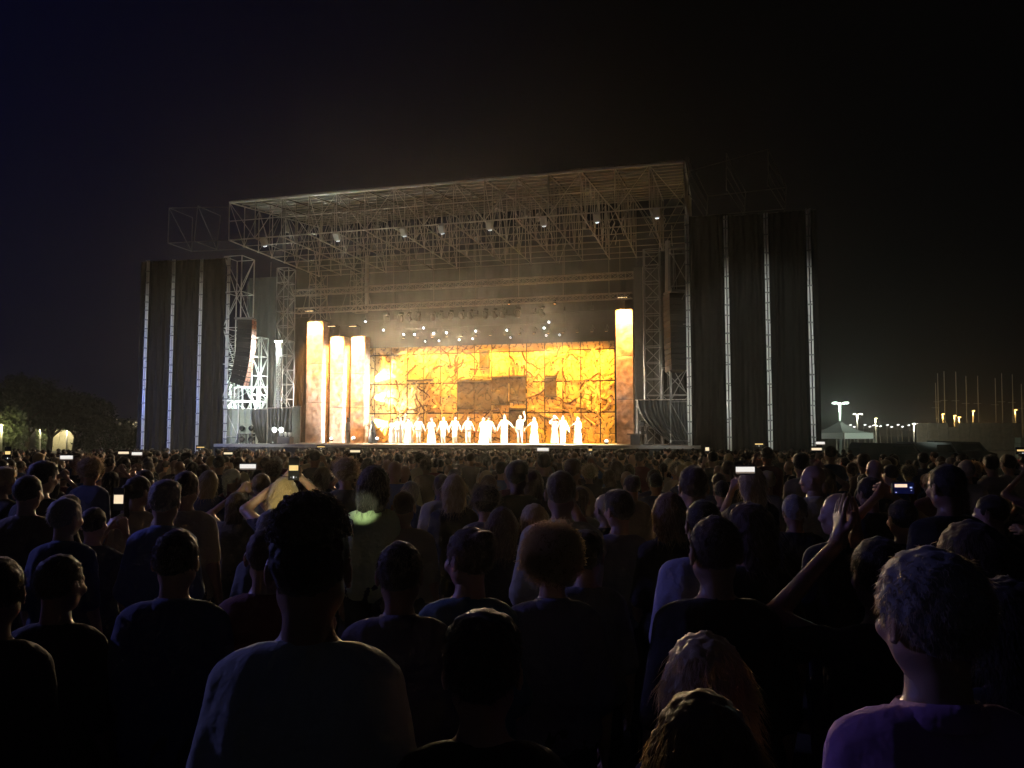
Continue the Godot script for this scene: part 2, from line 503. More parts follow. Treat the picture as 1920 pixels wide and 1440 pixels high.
func person_mesh(o: Dictionary) -> Dictionary:
	# o: h, cell, build, arms [left, right], sleeve (0..1 of the arm), turn and tilt of the head, head, hair, dress, collar, strands
	var h: float = o.get("h", 1.72)
	var s := h / 1.75
	var cell: float = o.get("cell", 0.024)
	var b: float = o.get("build", 1.0)
	var shw: float = 0.142 * (0.55 + 0.45 * b)
	var arms: Array = o.get("arms", ["down", "down"])
	var stance: float = o.get("stance", 0.09)
	var hi_y := 1.8
	for a in arms:
		if ARMS[a][1].y > 0: hi_y = 2.12
	var lo := Vector3(-0.75, -0.02, -0.55)
	var hi := Vector3(0.75, hi_y, 0.32)
	var body := Field.new(lo, hi, cell)
	var shirt := Field.new(lo, Vector3(0.75, hi_y, 0.32), cell)
	var sleeve: float = o.get("sleeve", 0.5)
	var dress: bool = o.get("dress", false)
	var trunk := [[0.95, 0.085, 0.115, 0.0], [1.08, 0.075, 0.108, 0.0], [1.2, 0.085, 0.112, 0.0], [1.31, 0.085, 0.112, 0.005], [1.385, 0.1, 0.072, 0.012]]
	var put := func(a: Vector3, c: Vector3, ra: float, rc: float, over: float, k := 0.045) -> void:
		body.capsule(a, c, ra, rc, k)
		if over > 0.0: shirt.capsule(a, c, ra + over, rc + over, k)
	for t in trunk:
		var w: float = t[1] * (0.4 + 0.6 * b)
		var r: float = t[2] * (0.5 + 0.5 * b)
		put.call(Vector3(-w, t[0], t[3]), Vector3(w, t[0], t[3]), r, r, 0.012, 0.04)
	put.call(Vector3(0, 1.42, 0.012), Vector3(0, 1.53, 0.0), 0.056, 0.053, 0.0, 0.03)
	shirt.capsule(Vector3(0, 1.4, 0.012), Vector3(0, 1.465, 0.006), 0.064, 0.062, 0.03)
	for sd in 2:
		var sg := -1.0 if sd == 0 else 1.0
		var sh := Vector3(sg * (shw + 0.012), 1.385, 0.008)
		put.call(Vector3(sg * 0.03, 1.455, 0.012), Vector3(sg * (shw - 0.02), 1.4, 0.01), 0.036, 0.048, 0.01, 0.035)
		var arm: Array = ARMS[arms[sd]]
		var el: Vector3 = sh + arm[0] * Vector3(sg, 1, 1)
		var wr: Vector3 = sh + arm[1] * Vector3(sg, 1, 1)
		var fat := 0.7 + 0.3 * b
		body.capsule(sh, el, 0.054 * fat, 0.042 * fat, 0.03)
		body.capsule(el, wr, 0.042 * fat, 0.028 * fat, 0.02)
		var up := minf(sleeve / 0.5, 1.0)
		shirt.capsule(sh, sh.lerp(el, up), 0.06 * fat, lerpf(0.06, 0.057, up) * fat, 0.025)
		if sleeve > 0.5: shirt.capsule(el, el.lerp(wr, (sleeve - 0.5) * 2.0), 0.058 * fat, 0.042 * fat, 0.03)
		# legs
		var hip := Vector3(sg * 0.09, 0.9, 0.0)
		var kn := Vector3(sg * (0.02 + stance), 0.49, -0.015)
		var an := Vector3(sg * (0.03 + stance), 0.08, 0.03)
		body.capsule(hip, kn, 0.086 * fat, 0.056 * fat, 0.04)
		body.capsule(kn, an, 0.056 * fat, 0.038, 0.03)
		body.capsule(an + Vector3(0, -0.04, 0.0), an + Vector3(sg * 0.02, -0.045, -0.15), 0.036, 0.03, 0.02)
	var out := {}
	var mb := body.net()
	var head: MB = head_mb[o.get("head", 0)]
	var hb := Basis(Vector3.UP, o.get("turn", 0.0)) * Basis(Vector3.RIGHT, o.get("tilt", 0.0)) * Basis(Vector3.BACK, o.get("lean", 0.0))
	var hx := Transform3D(hb, Vector3(0, 1.632, -0.012))
	mb.add(head, hx)
	for sd in 2:
		var sg := -1.0 if sd == 0 else 1.0
		var arm: Array = ARMS[arms[sd]]
		var sh := Vector3(sg * (shw + 0.012), 1.385, 0.008)
		var el: Vector3 = sh + arm[0] * Vector3(sg, 1, 1)
		var wr: Vector3 = sh + arm[1] * Vector3(sg, 1, 1)
		var y := (wr - el).normalized()
		if arm.size() > 4: y = (arm[4] * Vector3(sg, 1, 1)).normalized()
		var palm: Vector3 = arm[2] * Vector3(sg, 1, 1)
		var z := -(palm - y * palm.dot(y)).normalized()
		var x := y.cross(z)
		var hm: MB = hand_mb[arm[3] + ("" if sd == 1 else "_left")]
		mb.add(hm, Transform3D(Basis(x, y, z), wr + y * 0.012))
	out.body = mb
	# clothes
	if dress:
		var fl: float = o.get("flare", 0.3)
		shirt.capsule(Vector3(0, 0.95, 0), Vector3(0, 0.5, 0.0), 0.17, 0.17 + fl * 0.2, 0.06)
		shirt.capsule(Vector3(0, 0.5, 0), Vector3(0, 0.06, 0.02), 0.17 + fl * 0.2, 0.17 + fl * 0.45, 0.06)
		shirt.cut(Vector3(0, -1, 0), -0.04)
	else:
		shirt.cut(Vector3(0, -1, 0), -0.86)
	shirt.cut(Vector3(0, 1, -0.35).normalized(), 1.392)
	out.shirt = shirt.net(cloth_folds, o.get("folds", 0.008), Vector3(1.3, 0.5, 1.3))
	if not dress:
		var tr := Field.new(Vector3(-0.35, 0.03, -0.25), Vector3(0.35, 1.06, 0.25), cell)
		tr.capsule(Vector3(-0.085 * b, 0.95, 0), Vector3(0.085 * b, 0.95, 0), 0.122 * (0.5 + 0.5 * b), 0.122 * (0.5 + 0.5 * b), 0.05)
		for sg in [-1.0, 1.0]:
			tr.capsule(Vector3(sg * 0.09, 0.9, 0.0), Vector3(sg * (0.02 + stance), 0.49, -0.015), 0.1, 0.076, 0.03)
			tr.capsule(Vector3(sg * (0.02 + stance), 0.49, -0.015), Vector3(sg * (0.03 + stance), 0.09, 0.03), 0.076, 0.06, 0.02)
		tr.cut(Vector3(0, 1, 0), 1.02)
		out.trousers = tr.net(cloth_folds, 0.012, Vector3(1, 0.7, 1))
	if o.get("collar", false):
		var c := MB.new()
		c.grid(24, 4, func(u: float, v: float) -> Vector3:
			var an := (u - 0.5) * TAU * 0.94
			var fold := absf(v - 0.5) * 2.0
			var r: float = 0.064 + (0.014 if v < 0.5 else 0.004) + 0.01 * fold
			return Vector3(sin(an) * r * 1.05, 1.5 - 0.045 * fold - 0.025 * (0.5 - 0.5 * cos(an)) , 0.004 + cos(an) * r))
		out.collar = c
	# hair
	var style: String = o.get("hair", "short")
	if style != "bald":
		var two := make_hair(style, o.get("strands", 0), o.get("hair_cell", 0.012), o.get("seed", 1))
		var moved := MB.new()
		moved.add(two[0], hx)
		out.hair = moved
		if two[1].v.size() > 0:
			moved = MB.new()
			moved.add(two[1], hx)
			out.loose = moved
	for k in out:
		var scaled := MB.new()
		scaled.add(out[k], Transform3D(Basis.from_scale(Vector3.ONE * s), Vector3.ZERO))
		out[k] = scaled
	return out

func make_hair(style: String, strands: int, cell: float, sd: int) -> Array:
	var r := RandomNumberGenerator.new()
	r.seed = sd
	var f := Field.new(Vector3(-0.2, -0.36, -0.16), Vector3(0.2, 0.22, 0.22), cell)
	var thick: float = {"buzz": 0.004, "short": 0.007, "fade": 0.008, "wavy": 0.016, "thick": 0.014, "crop": 0.015, "long": 0.016, "bob": 0.022, "curly": 0.026, "bun": 0.012, "tail": 0.012}.get(style, 0.012)
	f.ellipsoid(Vector3(0, 0.033, 0.014), Vector3(0.076, 0.09, 0.097) + Vector3.ONE * thick, 0.02)
	if style == "thick":
		f.ellipsoid(Vector3(0, 0.085, -0.015), Vector3(0.082, 0.05, 0.09), 0.03)
	if style == "fade":
		for k in 24:
			var d := Vector3(r.randf_range(-0.75, 0.75), r.randf_range(0.62, 1.0), r.randf_range(-0.9, 0.7)).normalized()
			f.ellipsoid(Vector3(0, 0.033, 0.014) + d * Vector3(0.066, 0.092, 0.092), Vector3.ONE * r.randf_range(0.014, 0.026), 0.03)
	if style in ["long", "bob"]:
		var low := -0.32 if style == "long" else -0.13
		f.capsule(Vector3(-0.04, 0.0, 0.06), Vector3(-0.05, low, 0.085), 0.055, 0.045, 0.05)
		f.capsule(Vector3(0.04, 0.0, 0.06), Vector3(0.05, low, 0.085), 0.055, 0.045, 0.05)
		for sg in [-1.0, 1.0]: f.capsule(Vector3(sg * 0.07, 0.02, 0.01), Vector3(sg * 0.08, low + 0.04, 0.04), 0.03, 0.03, 0.04)
	if style == "curly":
		for k in 26:
			var d := Vector3(r.randf_range(-1, 1), r.randf_range(-0.5, 1), r.randf_range(-0.35, 1)).normalized()
			f.ellipsoid(Vector3(0, 0.03, 0.014) + d * Vector3(0.09, 0.1, 0.106), Vector3.ONE * r.randf_range(0.016, 0.028), 0.02)
	if style == "bun": f.ellipsoid(Vector3(0, 0.09, 0.1), Vector3(0.045, 0.042, 0.04), 0.01)
	if style == "tail":
		f.ellipsoid(Vector3(0, 0.04, 0.12), Vector3(0.03, 0.03, 0.03), 0.02)
		f.capsule(Vector3(0, 0.03, 0.135), Vector3(0.01, -0.2, 0.12), 0.03, 0.018, 0.02)
	# free the face and the nape
	var face := 0.052 if not style in ["long", "bob", "curly"] else 0.045
	f.cut(Vector3(0, -0.62, -0.78).normalized(), face - 0.012)
	if not style in ["long", "bob", "tail"]: f.cut(Vector3(0, -0.93, 0.37).normalized(), 0.105 if style != "curly" else 0.115)
	if style in ["buzz", "short", "thick", "crop", "fade", "wavy"]:
		for sg in [-1.0, 1.0]: f.cut(Vector3(sg * 0.55, -0.83, -0.1).normalized(), 0.056)
	var mb := f.net(hair_bump, maxf(thick * 0.55, 0.007) if style != "curly" else 0.02)
	# single locks that stand off the silhouette
	var nv := mb.v.size()
	var lo := MB.new()
	var tw := 0.0012
	for k in strands:
		var j := r.randi() % nv
		var p := mb.v[j]
		var nn := mb.n[j]
		if nn.y < -0.6: continue
		var down := (Vector3.DOWN + nn * 0.2 + Vector3(0, 0, 0.5)).normalized()
		var side := nn.cross(down).normalized()
		if style == "curly" or style == "fade" and p.y > 0.075:
			# a loose ringlet
			var ax := (nn + Vector3(r.randf_range(-0.5, 0.5), r.randf_range(-0.5, 0.4), r.randf_range(-0.5, 0.5))).normalized()
			var e1 := ax.cross(Vector3.UP if absf(ax.y) < 0.9 else Vector3.RIGHT).normalized()
			var e2 := ax.cross(e1)
			var ph := r.randf() * TAU
			var rad := r.randf_range(0.005, 0.011)
			var ln := r.randf_range(0.012, 0.05) * (1.0 if style == "curly" else 0.4)
			var prev := p - nn * 0.006
			for m in range(1, 7):
				var an := ph + m * 1.5
				var q := p + ax * (ln * m / 6.0) + (e1 * cos(an) + e2 * sin(an)) * rad
				lo.bar(prev, q, 0.0013, 3, -1.0, false)
				prev = q
			continue
		var long := style in ["long", "bob"]
		var ln := r.randf_range(0.008, 0.022) if not long else r.randf_range(0.03, 0.09)
		if style in ["buzz", "fade"]: ln = r.randf_range(0.004, 0.009)
		var stand := r.randf_range(0.05, 0.5) if not long else r.randf_range(0.02, 0.2)
		var dir := (nn * stand + down * (1.0 - stand) + Vector3(r.randf_range(-0.5, 0.5), r.randf_range(-0.3, 0.5), r.randf_range(-0.5, 0.5)) * 0.6).normalized()
		var base := p - nn * 0.004
		var mid := base + dir * ln * 0.6
		var tip := mid + (dir + down * 0.5 + Vector3(r.randf_range(-0.5, 0.5), 0, r.randf_range(-0.5, 0.5))).normalized() * ln * 0.5
		lo.bar(base, mid, tw * 0.7, 3, tw * 0.55, false)
		lo.bar(mid, tip, tw * 0.55, 3, tw * 0.15, false)
	return [mb, lo]

func commit_person(d: Dictionary) -> Dictionary:
	var out := {}
	for k in d: out[k] = d[k].mesh()
	return out

func dress(meshes: Dictionary, label: String, where: Transform3D, looks: Dictionary, group: String) -> Node3D:
	# where: the feet. looks: skin, hair, shirt, trousers materials
	var t := thing("person", label, "person", where, group)
	part("body", meshes.body, looks.skin, t)
	if meshes.has("hair"):
		var hr := part("hair", meshes.hair, looks.hair, t)
		if meshes.has("loose"): part("loose_strands", meshes.loose, M.strands[M.hair.find(looks.hair)], hr)
	part("dress" if not meshes.has("trousers") else "shirt", meshes.shirt, looks.shirt, t)
	if meshes.has("collar"): part("collar", meshes.collar, looks.get("collar", looks.shirt), t)
	if meshes.has("trousers"): part("trousers", meshes.trousers, looks.trousers, t)
	return t

func make_phone(landscape: bool, screen: Material, label: String, where: Transform3D, s := 1.0) -> Node3D:
	# the screen faces +z (back towards the one who films)
	var w := (0.158 if landscape else 0.076) * s
	var hh := (0.076 if landscape else 0.158) * s
	var t := thing("phone", label, "phone", where, "phones held up to film the stage")
	var b := MB.new()
	b.box(Vector3.ZERO, Vector3(w, hh, 0.009), 0.003)
	part("casing", b, M.phone_case, t)
	var sc := MB.new()
	sc.quad(Vector3(-w * 0.47, -hh * 0.47, 0.0052), Vector3(w * 0.47, -hh * 0.47, 0.0052), Vector3(w * 0.47, hh * 0.47, 0.0052), Vector3(-w * 0.47, hh * 0.47, 0.0052))
	part("screen", sc, screen, t)
	var l := MB.new()
	for k in 2: l.bar(Vector3(w * 0.3 - k * 0.022 * (1.0 if landscape else 0.0), hh * 0.36 - k * 0.022 * (0.0 if landscape else 1.0), -0.0045), Vector3(w * 0.3 - k * 0.022 * (1.0 if landscape else 0.0), hh * 0.36 - k * 0.022 * (0.0 if landscape else 1.0), -0.0065), 0.007, 10)
	part("camera_lens", l, M.lens, t)
	return t

# ------------------------------------------------------------------ stage
const U_L := -19.2
const U_R := 9.96
const ROOF_TOP := 17.2
const ROOF_LOW := 14.7
const ROOF_DEEP := 11.8
const ROOF_RISE := 1.45
const WALL_D := 8.5

func build_stage() -> void:
	# deck with its front boards
	var t := thing("stage_deck", "wide raised stage floor lit white behind black front boards", "stage", on_stage(Vector3(-4.6, LOW, 0)))
	var mb := MB.new()
	mb.box(Vector3(0, DECK - LOW - 0.09, -6.9), Vector3(30.4, 0.18, 14.2), 0.01)
	part("floor", mb, M.deck, t)
	for k in 15:
		var fb := MB.new()
		fb.box(Vector3(-15.2 + 2.03 * (k + 0.5), (DECK - LOW - 0.2) * 0.5, 0.12), Vector3(2.015, DECK - LOW - 0.2, 0.03), 0.004)
		part("front_board", fb, M.black_board, t)
	mb = MB.new()
	for k in 16:
		for d in 4: mb.bar(Vector3(-15.1 + 2.01 * k, 0, -0.3 - 4.4 * d), Vector3(-15.1 + 2.01 * k, DECK - LOW - 0.18, -0.3 - 4.4 * d), 0.03, 5)
	part("substructure", mb, M.steel_dark, t)
	build_roof()
	build_towers()
	build_wings()
	build_set()
	build_trusses()
	build_sound()
	build_low_masking()

func build_roof() -> void:
	var t := thing("stage_roof", "large open lattice roof of aluminium trusses over the stage", "stage roof", on_stage(Vector3(0, 0, 0)))
	var nb := 15
	var du := (U_R - U_L) / nb
	var rows := 7
	var top := func(u: float, f: float) -> Vector3: return Vector3(u, ROOF_TOP + ROOF_RISE * f, -ROOF_DEEP * f)
	var low := func(u: float, f: float) -> Vector3: return Vector3(u, ROOF_LOW, -ROOF_DEEP * f)
	# front truss
	var mb := MB.new()
	mb.bar(top.call(U_L, 0), top.call(U_R, 0), 0.075, 8)
	part("front_edge_pipe", mb, M.alu_bright, t)
	mb = MB.new()
	mb.bar(low.call(U_L, 0), low.call(U_R, 0), 0.04, 6)
	mb.bar(Vector3(U_L, ROOF_LOW + 1.25, 0), Vector3(U_R, ROOF_LOW + 1.25, 0), 0.03, 5)
	for k in nb + 1:
		var u := U_L + du * k
		mb.bar(top.call(u, 0), low.call(u, 0), 0.032, 5)
		if k < nb:
			if k % 2 == 0: mb.bar(top.call(u, 0), low.call(u + du, 0), 0.024, 4)
			else: mb.bar(low.call(u, 0), top.call(u + du, 0), 0.024, 4)
	part("front_truss", mb, M.alu, t)
	# trusses that run upstage
	for k in nb + 1:
		var u := U_L + du * k
		mb = MB.new()
		mb.bar(top.call(u, 0.0), top.call(u, 1.0), 0.045, 6)
		mb.bar(low.call(u, 0.0), low.call(u, 1.0), 0.04, 6)
		for j in rows:
			var a := float(j) / rows
			var b := float(j + 1) / rows
			mb.bar(top.call(u, b), low.call(u, b), 0.028, 5)
			if j % 2 == 0: mb.bar(top.call(u, a), low.call(u, b), 0.024, 4)
			else: mb.bar(low.call(u, a), top.call(u, b), 0.024, 4)
			mb.box(low.call(u, b), Vector3(0.13, 0.13, 0.13), 0.02)
		part("rafter_truss", mb, M.alu_dull if k % 3 else M.alu, t)
	# rows across, below and above, with bracing between the trusses
	for j in rows:
		mb = MB.new()
		var b := float(j + 1) / rows
		mb.bar(low.call(U_L, b), low.call(U_R, b), 0.03, 5)
		if j % 2 == 1:
			for k in nb:
				var u := U_L + du * k
				if k % 2 == 0: mb.bar(low.call(u, b), top.call(u + du, b), 0.02, 4)
				else: mb.bar(top.call(u, b), low.call(u + du, b), 0.02, 4)
		part("cross_row", mb, M.alu_dull, t)
	for j in 13:
		mb = MB.new()
		var b := (j + 0.5) / 13.0
		mb.bar(top.call(U_L, b) + Vector3(0, 0.07, 0), top.call(U_R, b) + Vector3(0, 0.07, 0), 0.03, 5)
		part("purlin", mb, M.alu_dull, t)
	# cover of tarpaulin lengths, one to each bay
	var wob := noise(0.35, 8, 2)
	for k in nb:
		mb = MB.new()
		var u := U_L + du * k + 0.03
		for side in 2:
			mb.grid(6, 16, func(x: float, y: float) -> Vector3:
				return top.call(u + x * (du - 0.06), y) + Vector3(0, 0.125 + side * 0.012 + 0.05 * wob.get_noise_2d(u + x * 2.0, y * 12.0), 0), side == 0)
		part("roof_cover", mb, M.tarp, t)
	# short hoists, chains and cable drops
	var r := RandomNumberGenerator.new()
	r.seed = 5
	for k in 46:
		var u := r.randf_range(U_L + 1, U_R - 1)
		var f := r.randf_range(0.1, 0.95)
		mb = MB.new()
		if k % 3 == 0:
			mb.box(low.call(u, f) + Vector3(0, r.randf_range(0.2, 1.2), 0), Vector3(0.22, 0.45, 0.22), 0.03, Basis(Vector3.UP, r.randf()))
			part("chain_hoist", mb, M.alu_dull, t)
		else:
			var p: Vector3 = low.call(u, f) + Vector3(0, r.randf_range(0.6, 2.0), 0)
			var pts := [p]
			for q in 4:
				p += Vector3(r.randf_range(-0.2, 0.2), -r.randf_range(0.2, 0.5), r.randf_range(-0.2, 0.2)); pts.append(p)
			mb.path(pts, 0.022, 4)
			part("cable", mb, M.cable_grey, t)
	# frames that reach out over the wings
	for e in [[371, 386, 364, 452, 2.4], [317, 390, 315, 456, 2.4]]:
		var a := sp(e[0], e[1], 0.0)
		var b := sp(e[2], e[3], 0.0)
		mb = MB.new()
		var back := Vector3(0, 0, -e[4])
		mb.bar(a, b, 0.03, 5); mb.bar(a + back, b + back, 0.03, 5)
		mb.bar(a, a + back, 0.03, 5); mb.bar(b, b + back, 0.03, 5); mb.bar(a, b + back, 0.022, 4)
		part("outrigger_frame", mb, M.outrigger, t)
	mb = MB.new()
	mb.bar(sp(317, 390, 0), Vector3(U_L, ROOF_TOP - 0.3, 0), 0.028, 5)
	mb.bar(sp(315, 456, 0), Vector3(U_L, ROOF_LOW, 0), 0.03, 5)
	mb.bar(sp(315, 456, 0) + Vector3(0, 0, -2.4), Vector3(U_L, ROOF_LOW, -2.4), 0.03, 5)
	part("outrigger_rail", mb, M.outrigger, t)
	for e in [[1291, 296, 1327, 368], [1362, 288, 1398, 360], [1440, 280, 1474, 352]]:
		mb = MB.new()
		for k in 4:
			var a := sp(e[0], e[1] + 22.0 * k, 0.4 * k)
			var b := sp(e[2], e[3] + 16.0 * k, 1.2 + 0.4 * k)
			mb.bar(a, b, 0.03 if k < 2 else 0.022, 5)
		mb.bar(sp(e[2], e[3], 1.2), sp(e[2] - 2, e[3] + 40, 2.2), 0.03, 5)
		mb.bar(sp(e[0], e[1], 0.0), sp(e[0], e[1] + 70, 1.2), 0.03, 5)
		part("outrigger_frame", mb, M.outrigger, t)
	mb = MB.new()
	mb.bar(Vector3(U_R, ROOF_TOP - 0.4, -0.6), sp(1440, 280, 0), 0.022, 4)
	mb.bar(sp(1327, 368, 1.2), sp(1474, 352, 1.2), 0.028, 4)
	mb.bar(sp(1327, 404, 2.2), sp(1470, 392, 2.2), 0.028, 4)
	part("outrigger_rail", mb, M.outrigger, t)

func scaffold(called: String, label: String, a: Vector3, h: float, w: float, d: float, lift: float, m: Material, twist := 0) -> Node3D:
	# a tube scaffold tower on its own base
	var t := thing(called, label, "scaffold tower", on_stage(a), "scaffold towers of the stage")
	var hx := w * 0.5
	var hz := d * 0.5
	var cs := [Vector3(-hx, 0, hz), Vector3(hx, 0, hz), Vector3(hx, 0, -hz), Vector3(-hx, 0, -hz)]
	for c in cs:
		var mb := MB.new()
		mb.bar(c, c + Vector3(0, h, 0), 0.038, 6)
		mb.box(c + Vector3(0, 0.02, 0), Vector3(0.16, 0.04, 0.16), 0.008)
		part("upright", mb, m, t)
	var n := roundi(h / lift)
	for j in n:
		var y0 := h * j / n
		var y1 := h * (j + 1) / n
		var mb := MB.new()
		for k in 4:
			var c0: Vector3 = cs[k]
			var c1: Vector3 = cs[(k + 1) % 4]
			mb.bar(c0 + Vector3(0, y1, 0), c1 + Vector3(0, y1, 0), 0.028, 5)
			if (j + k + twist) % 2 == 0: mb.bar(c0 + Vector3(0, y0, 0), c1 + Vector3(0, y1, 0), 0.026, 5)
			else: mb.bar(c1 + Vector3(0, y0, 0), c0 + Vector3(0, y1, 0), 0.026, 5)
		part("brace_lift", mb, m, t)
	return t

func build_towers() -> void:
	var p := sp(441, 832, 1.0); p.y = LOW
	var top := sp(441, 485, 1.0).y - LOW
	scaffold("scaffold_tower", "tall pale scaffold tower beside the hung loudspeaker column with red-lit fronts", p, top, 1.32, 1.4, 2.3, M.alu_bright)
	p = sp(466, 832, 2.2); p.y = LOW
	scaffold("scaffold_tower", "short dense scaffold block under the loudspeaker column with red-lit fronts", p, sp(466, 726, 2.2).y - LOW, 1.9, 1.2, 1.0, M.alu_bright, 1)
	p = sp(484, 832, 2.9); p.y = LOW
	scaffold("scaffold_tower", "slim scaffold frame behind the loudspeaker column with red-lit fronts", p, sp(484, 634, 2.9).y - LOW, 0.7, 0.8, 1.25, M.alu_bright)
	# the lattice mesh screen that stands in the bright tower
	p = sp(432, 832, 1.6); p.y = LOW
	var t := thing("ladder_screen", "narrow close-meshed scaffold ladder glowing greenish white at its foot", "ladder", on_stage(p))
	var top_y := sp(432, 622, 1.6).y - LOW
	for s in [-0.42, 0.42]:
		var mb := MB.new()
		mb.bar(Vector3(s, 0, 0), Vector3(s, top_y, 0), 0.03, 5)
		part("stile", mb, M.alu_bright, t)
	for k in 22:
		var mb := MB.new()
		var y := 0.3 + k * (top_y - 0.4) / 22.0
		mb.bar(Vector3(-0.42, y, 0), Vector3(0.42, y, 0), 0.022, 4)
		mb.bar(Vector3(-0.42, y, 0), Vector3(0.42, y + 0.4, 0), 0.016, 4)
		mb.bar(Vector3(0.42, y, 0.02), Vector3(-0.42, y + 0.4, 0.02), 0.016, 4)
		part("rung", mb, M.alu_bright, t)
	p = sp(1278, 828, 1.2); p.y = LOW
	scaffold("scaffold_tower", "scaffold tower behind the black loudspeaker block with no lit fronts", p, sp(1280, 470, 1.2).y - LOW, 1.1, 1.4, 2.0, M.steel_mid)
	p = sp(1268, 828, 3.2); p.y = LOW
	scaffold("scaffold_tower", "short cross-braced scaffold under the black loudspeaker block", p, sp(1268, 690, 3.2).y - LOW, 1.5, 1.0, 1.6, M.steel_mid, 1)
	for e in [[531, 505, 4.0, 0.9], [1226, 470, 4.5, 0.95]]:
		p = sp(e[0], 826, e[2]); p.y = DECK
		scaffold("roof_tower", "dark roof tower standing on the stage beside the " + ("floodlight mast" if e[0] < 900 else "plain grey masking wall"), p, sp(e[0], e[1], e[2]).y - DECK, e[3], e[3], 1.0, M.steel_mid)
	# two upstage towers hang in the roof over the set
	for e in [[596, 468, 602, "nearer the floodlight mast"], [673, 482, 585, "over the narrow set columns"]]:
		var q := sp(e[0], e[2], 11.0)
		var y1 := ROOF_LOW
		var tw := thing("hanging_lattice", "dark lattice drop hung from the stage roof, " + e[3], "truss", on_stage(Vector3(q.x, 0, q.z)))
		var mb := MB.new()
		lattice(mb, Vector3(0, q.y, 0), Vector3(0, y1, 0), 1.0, 0.03, 0.02, 0.9)
		part("lattice", mb, M.alu_dull, tw)
		mb = MB.new()
		mb.bar(Vector3(-0.4, y1, 0.3), Vector3(-1.4, q.y, 0.3), 0.022, 4); mb.bar(Vector3(0.4, y1, 0.3), Vector3(1.3, q.y, 0.3), 0.022, 4)
		part("stay", mb, M.alu_dull, tw)
	# round grey duct pipes hung in the roof
	for e in [[688, 480, 574, 9.5], [1252, 452, 548, 3.0]]:
		var a := sp(e[0], e[1], e[3])
		var b := sp(e[0], e[2], e[3])
		var tp := thing("cable_pipe", "upright grey pipe hung from the roof " + ("over the set columns" if e[0] < 900 else "above the black loudspeaker block"), "pipe", on_stage(a))
		for k in 4:
			var mb := MB.new()
			mb.bar((b - a) * (k / 4.0), (b - a) * ((k + 0.96) / 4.0), 0.16, 12)
			part("section", mb, M.pipe_grey, tp)

func mast(px: float, top_y: float, bottom_y: float, label: String, group: String) -> void:
	var p := sp(px, bottom_y, 0.0); p.y = LOW
	var h := sp(px, top_y, 0.0).y - LOW
	var t := thing("lattice_mast", label, "mast", on_stage(p), group)
	var r := RandomNumberGenerator.new()
	r.seed = int(px)
	for s in [-0.07, 0.07]:
		var y := 0.0
		while y < h - 0.05:
			var l := minf(r.randf_range(1.4, 2.2), h - y)
			var mb := MB.new()
			mb.bar(Vector3(s, y, 0), Vector3(s + r.randf_range(-0.01, 0.01), y + l - 0.03, 0), 0.048, 8)
			part("tube", mb, M.alu_bright, t)
			y += l
	var cb := MB.new()
	cb.box(Vector3.ZERO, Vector3(0.27, 0.07, 0.13), 0.015)
	var cm := cb.mesh()
	var y2 := 0.5
	while y2 < h:
		part("coupler", cm, M.steel_mid, t, Transform3D(Basis(Vector3.BACK, r.randf_range(-0.15, 0.15)), Vector3(0, y2, 0.02)))
		y2 += r.randf_range(0.45, 1.1)

func black_cloth(px0: float, px1: float, top_y: float, deep: float, label: String, pleats: float, sd: int, m: Material, foot := LOW, depth := 0.07, gather := 1.0) -> Node3D:
	var a := sp(px0, top_y, deep)
	var b := sp(px1, top_y, deep)
	var mid := (a + b) * 0.5
	var h := mid.y - foot
	if absf(b.x - a.x) > 0.7: b.x += 0.14; a.x -= 0.14
	var t := thing("black_drape", label, "drape", on_stage(Vector3(mid.x, foot, -deep)))
	part("cloth", drape(absf(b.x - a.x), h, pleats, depth, sd, int(pleats * 14), 18, gather), m, t)
	var mb := MB.new()
	mb.bar(Vector3(-absf(b.x - a.x) * 0.5, h, 0), Vector3(absf(b.x - a.x) * 0.5, h, 0), 0.03, 6)
	part("top_pipe", mb, M.steel_dark, t)
	return t

func build_wings() -> void:
	var lg := "masts of the draped wing with blue-lit folds"
	var rg := "masts of the draped wing next to the tent"
	for e in [[267, 488], [316, 487], [369, 486]]: mast(e[0], e[1], 838, "tall thin mast of paired aluminium tubes edging the blue-lit drapes", lg)
	mast(421, 482, 838, "tall thin mast of paired tubes beside the pale scaffold tower", "")
	mast(1294, 402, 833, "tall thin mast of paired tubes beside the black loudspeaker block", "")
	for e in [[1368, 403], [1445, 398], [1526, 390]]: mast(e[0], e[1], 833, "tall thin mast of paired aluminium tubes edging the unlit brown-black drapes", rg)
	black_cloth(268, 315, 490, 0.12, "outermost black drape of the wing with blue-lit folds, beside the pines", 5.0, 11, M.black_cloth, LOW, 0.13)
	black_cloth(317, 368, 488, 0.12, "middle black drape of the wing with blue-lit folds", 4.5, 12, M.black_cloth, LOW, 0.11)
	black_cloth(370, 420, 486, 0.12, "inner black drape of the wing with blue-lit folds, beside the scaffold", 4.5, 13, M.black_cloth, LOW, 0.1)
	black_cloth(1296, 1366, 404, 0.12, "inner black drape of the wing next to the tent, beside the loudspeaker block", 5.0, 14, M.black_cloth, LOW, 0.08)
	black_cloth(1370, 1443, 402, 0.12, "middle black drape of the wing next to the tent", 5.0, 15, M.black_cloth, LOW, 0.08)
	black_cloth(1447, 1525, 396, 0.12, "outermost black drape of the wing next to the tent", 6.0, 16, M.black_cloth, LOW, 0.09)

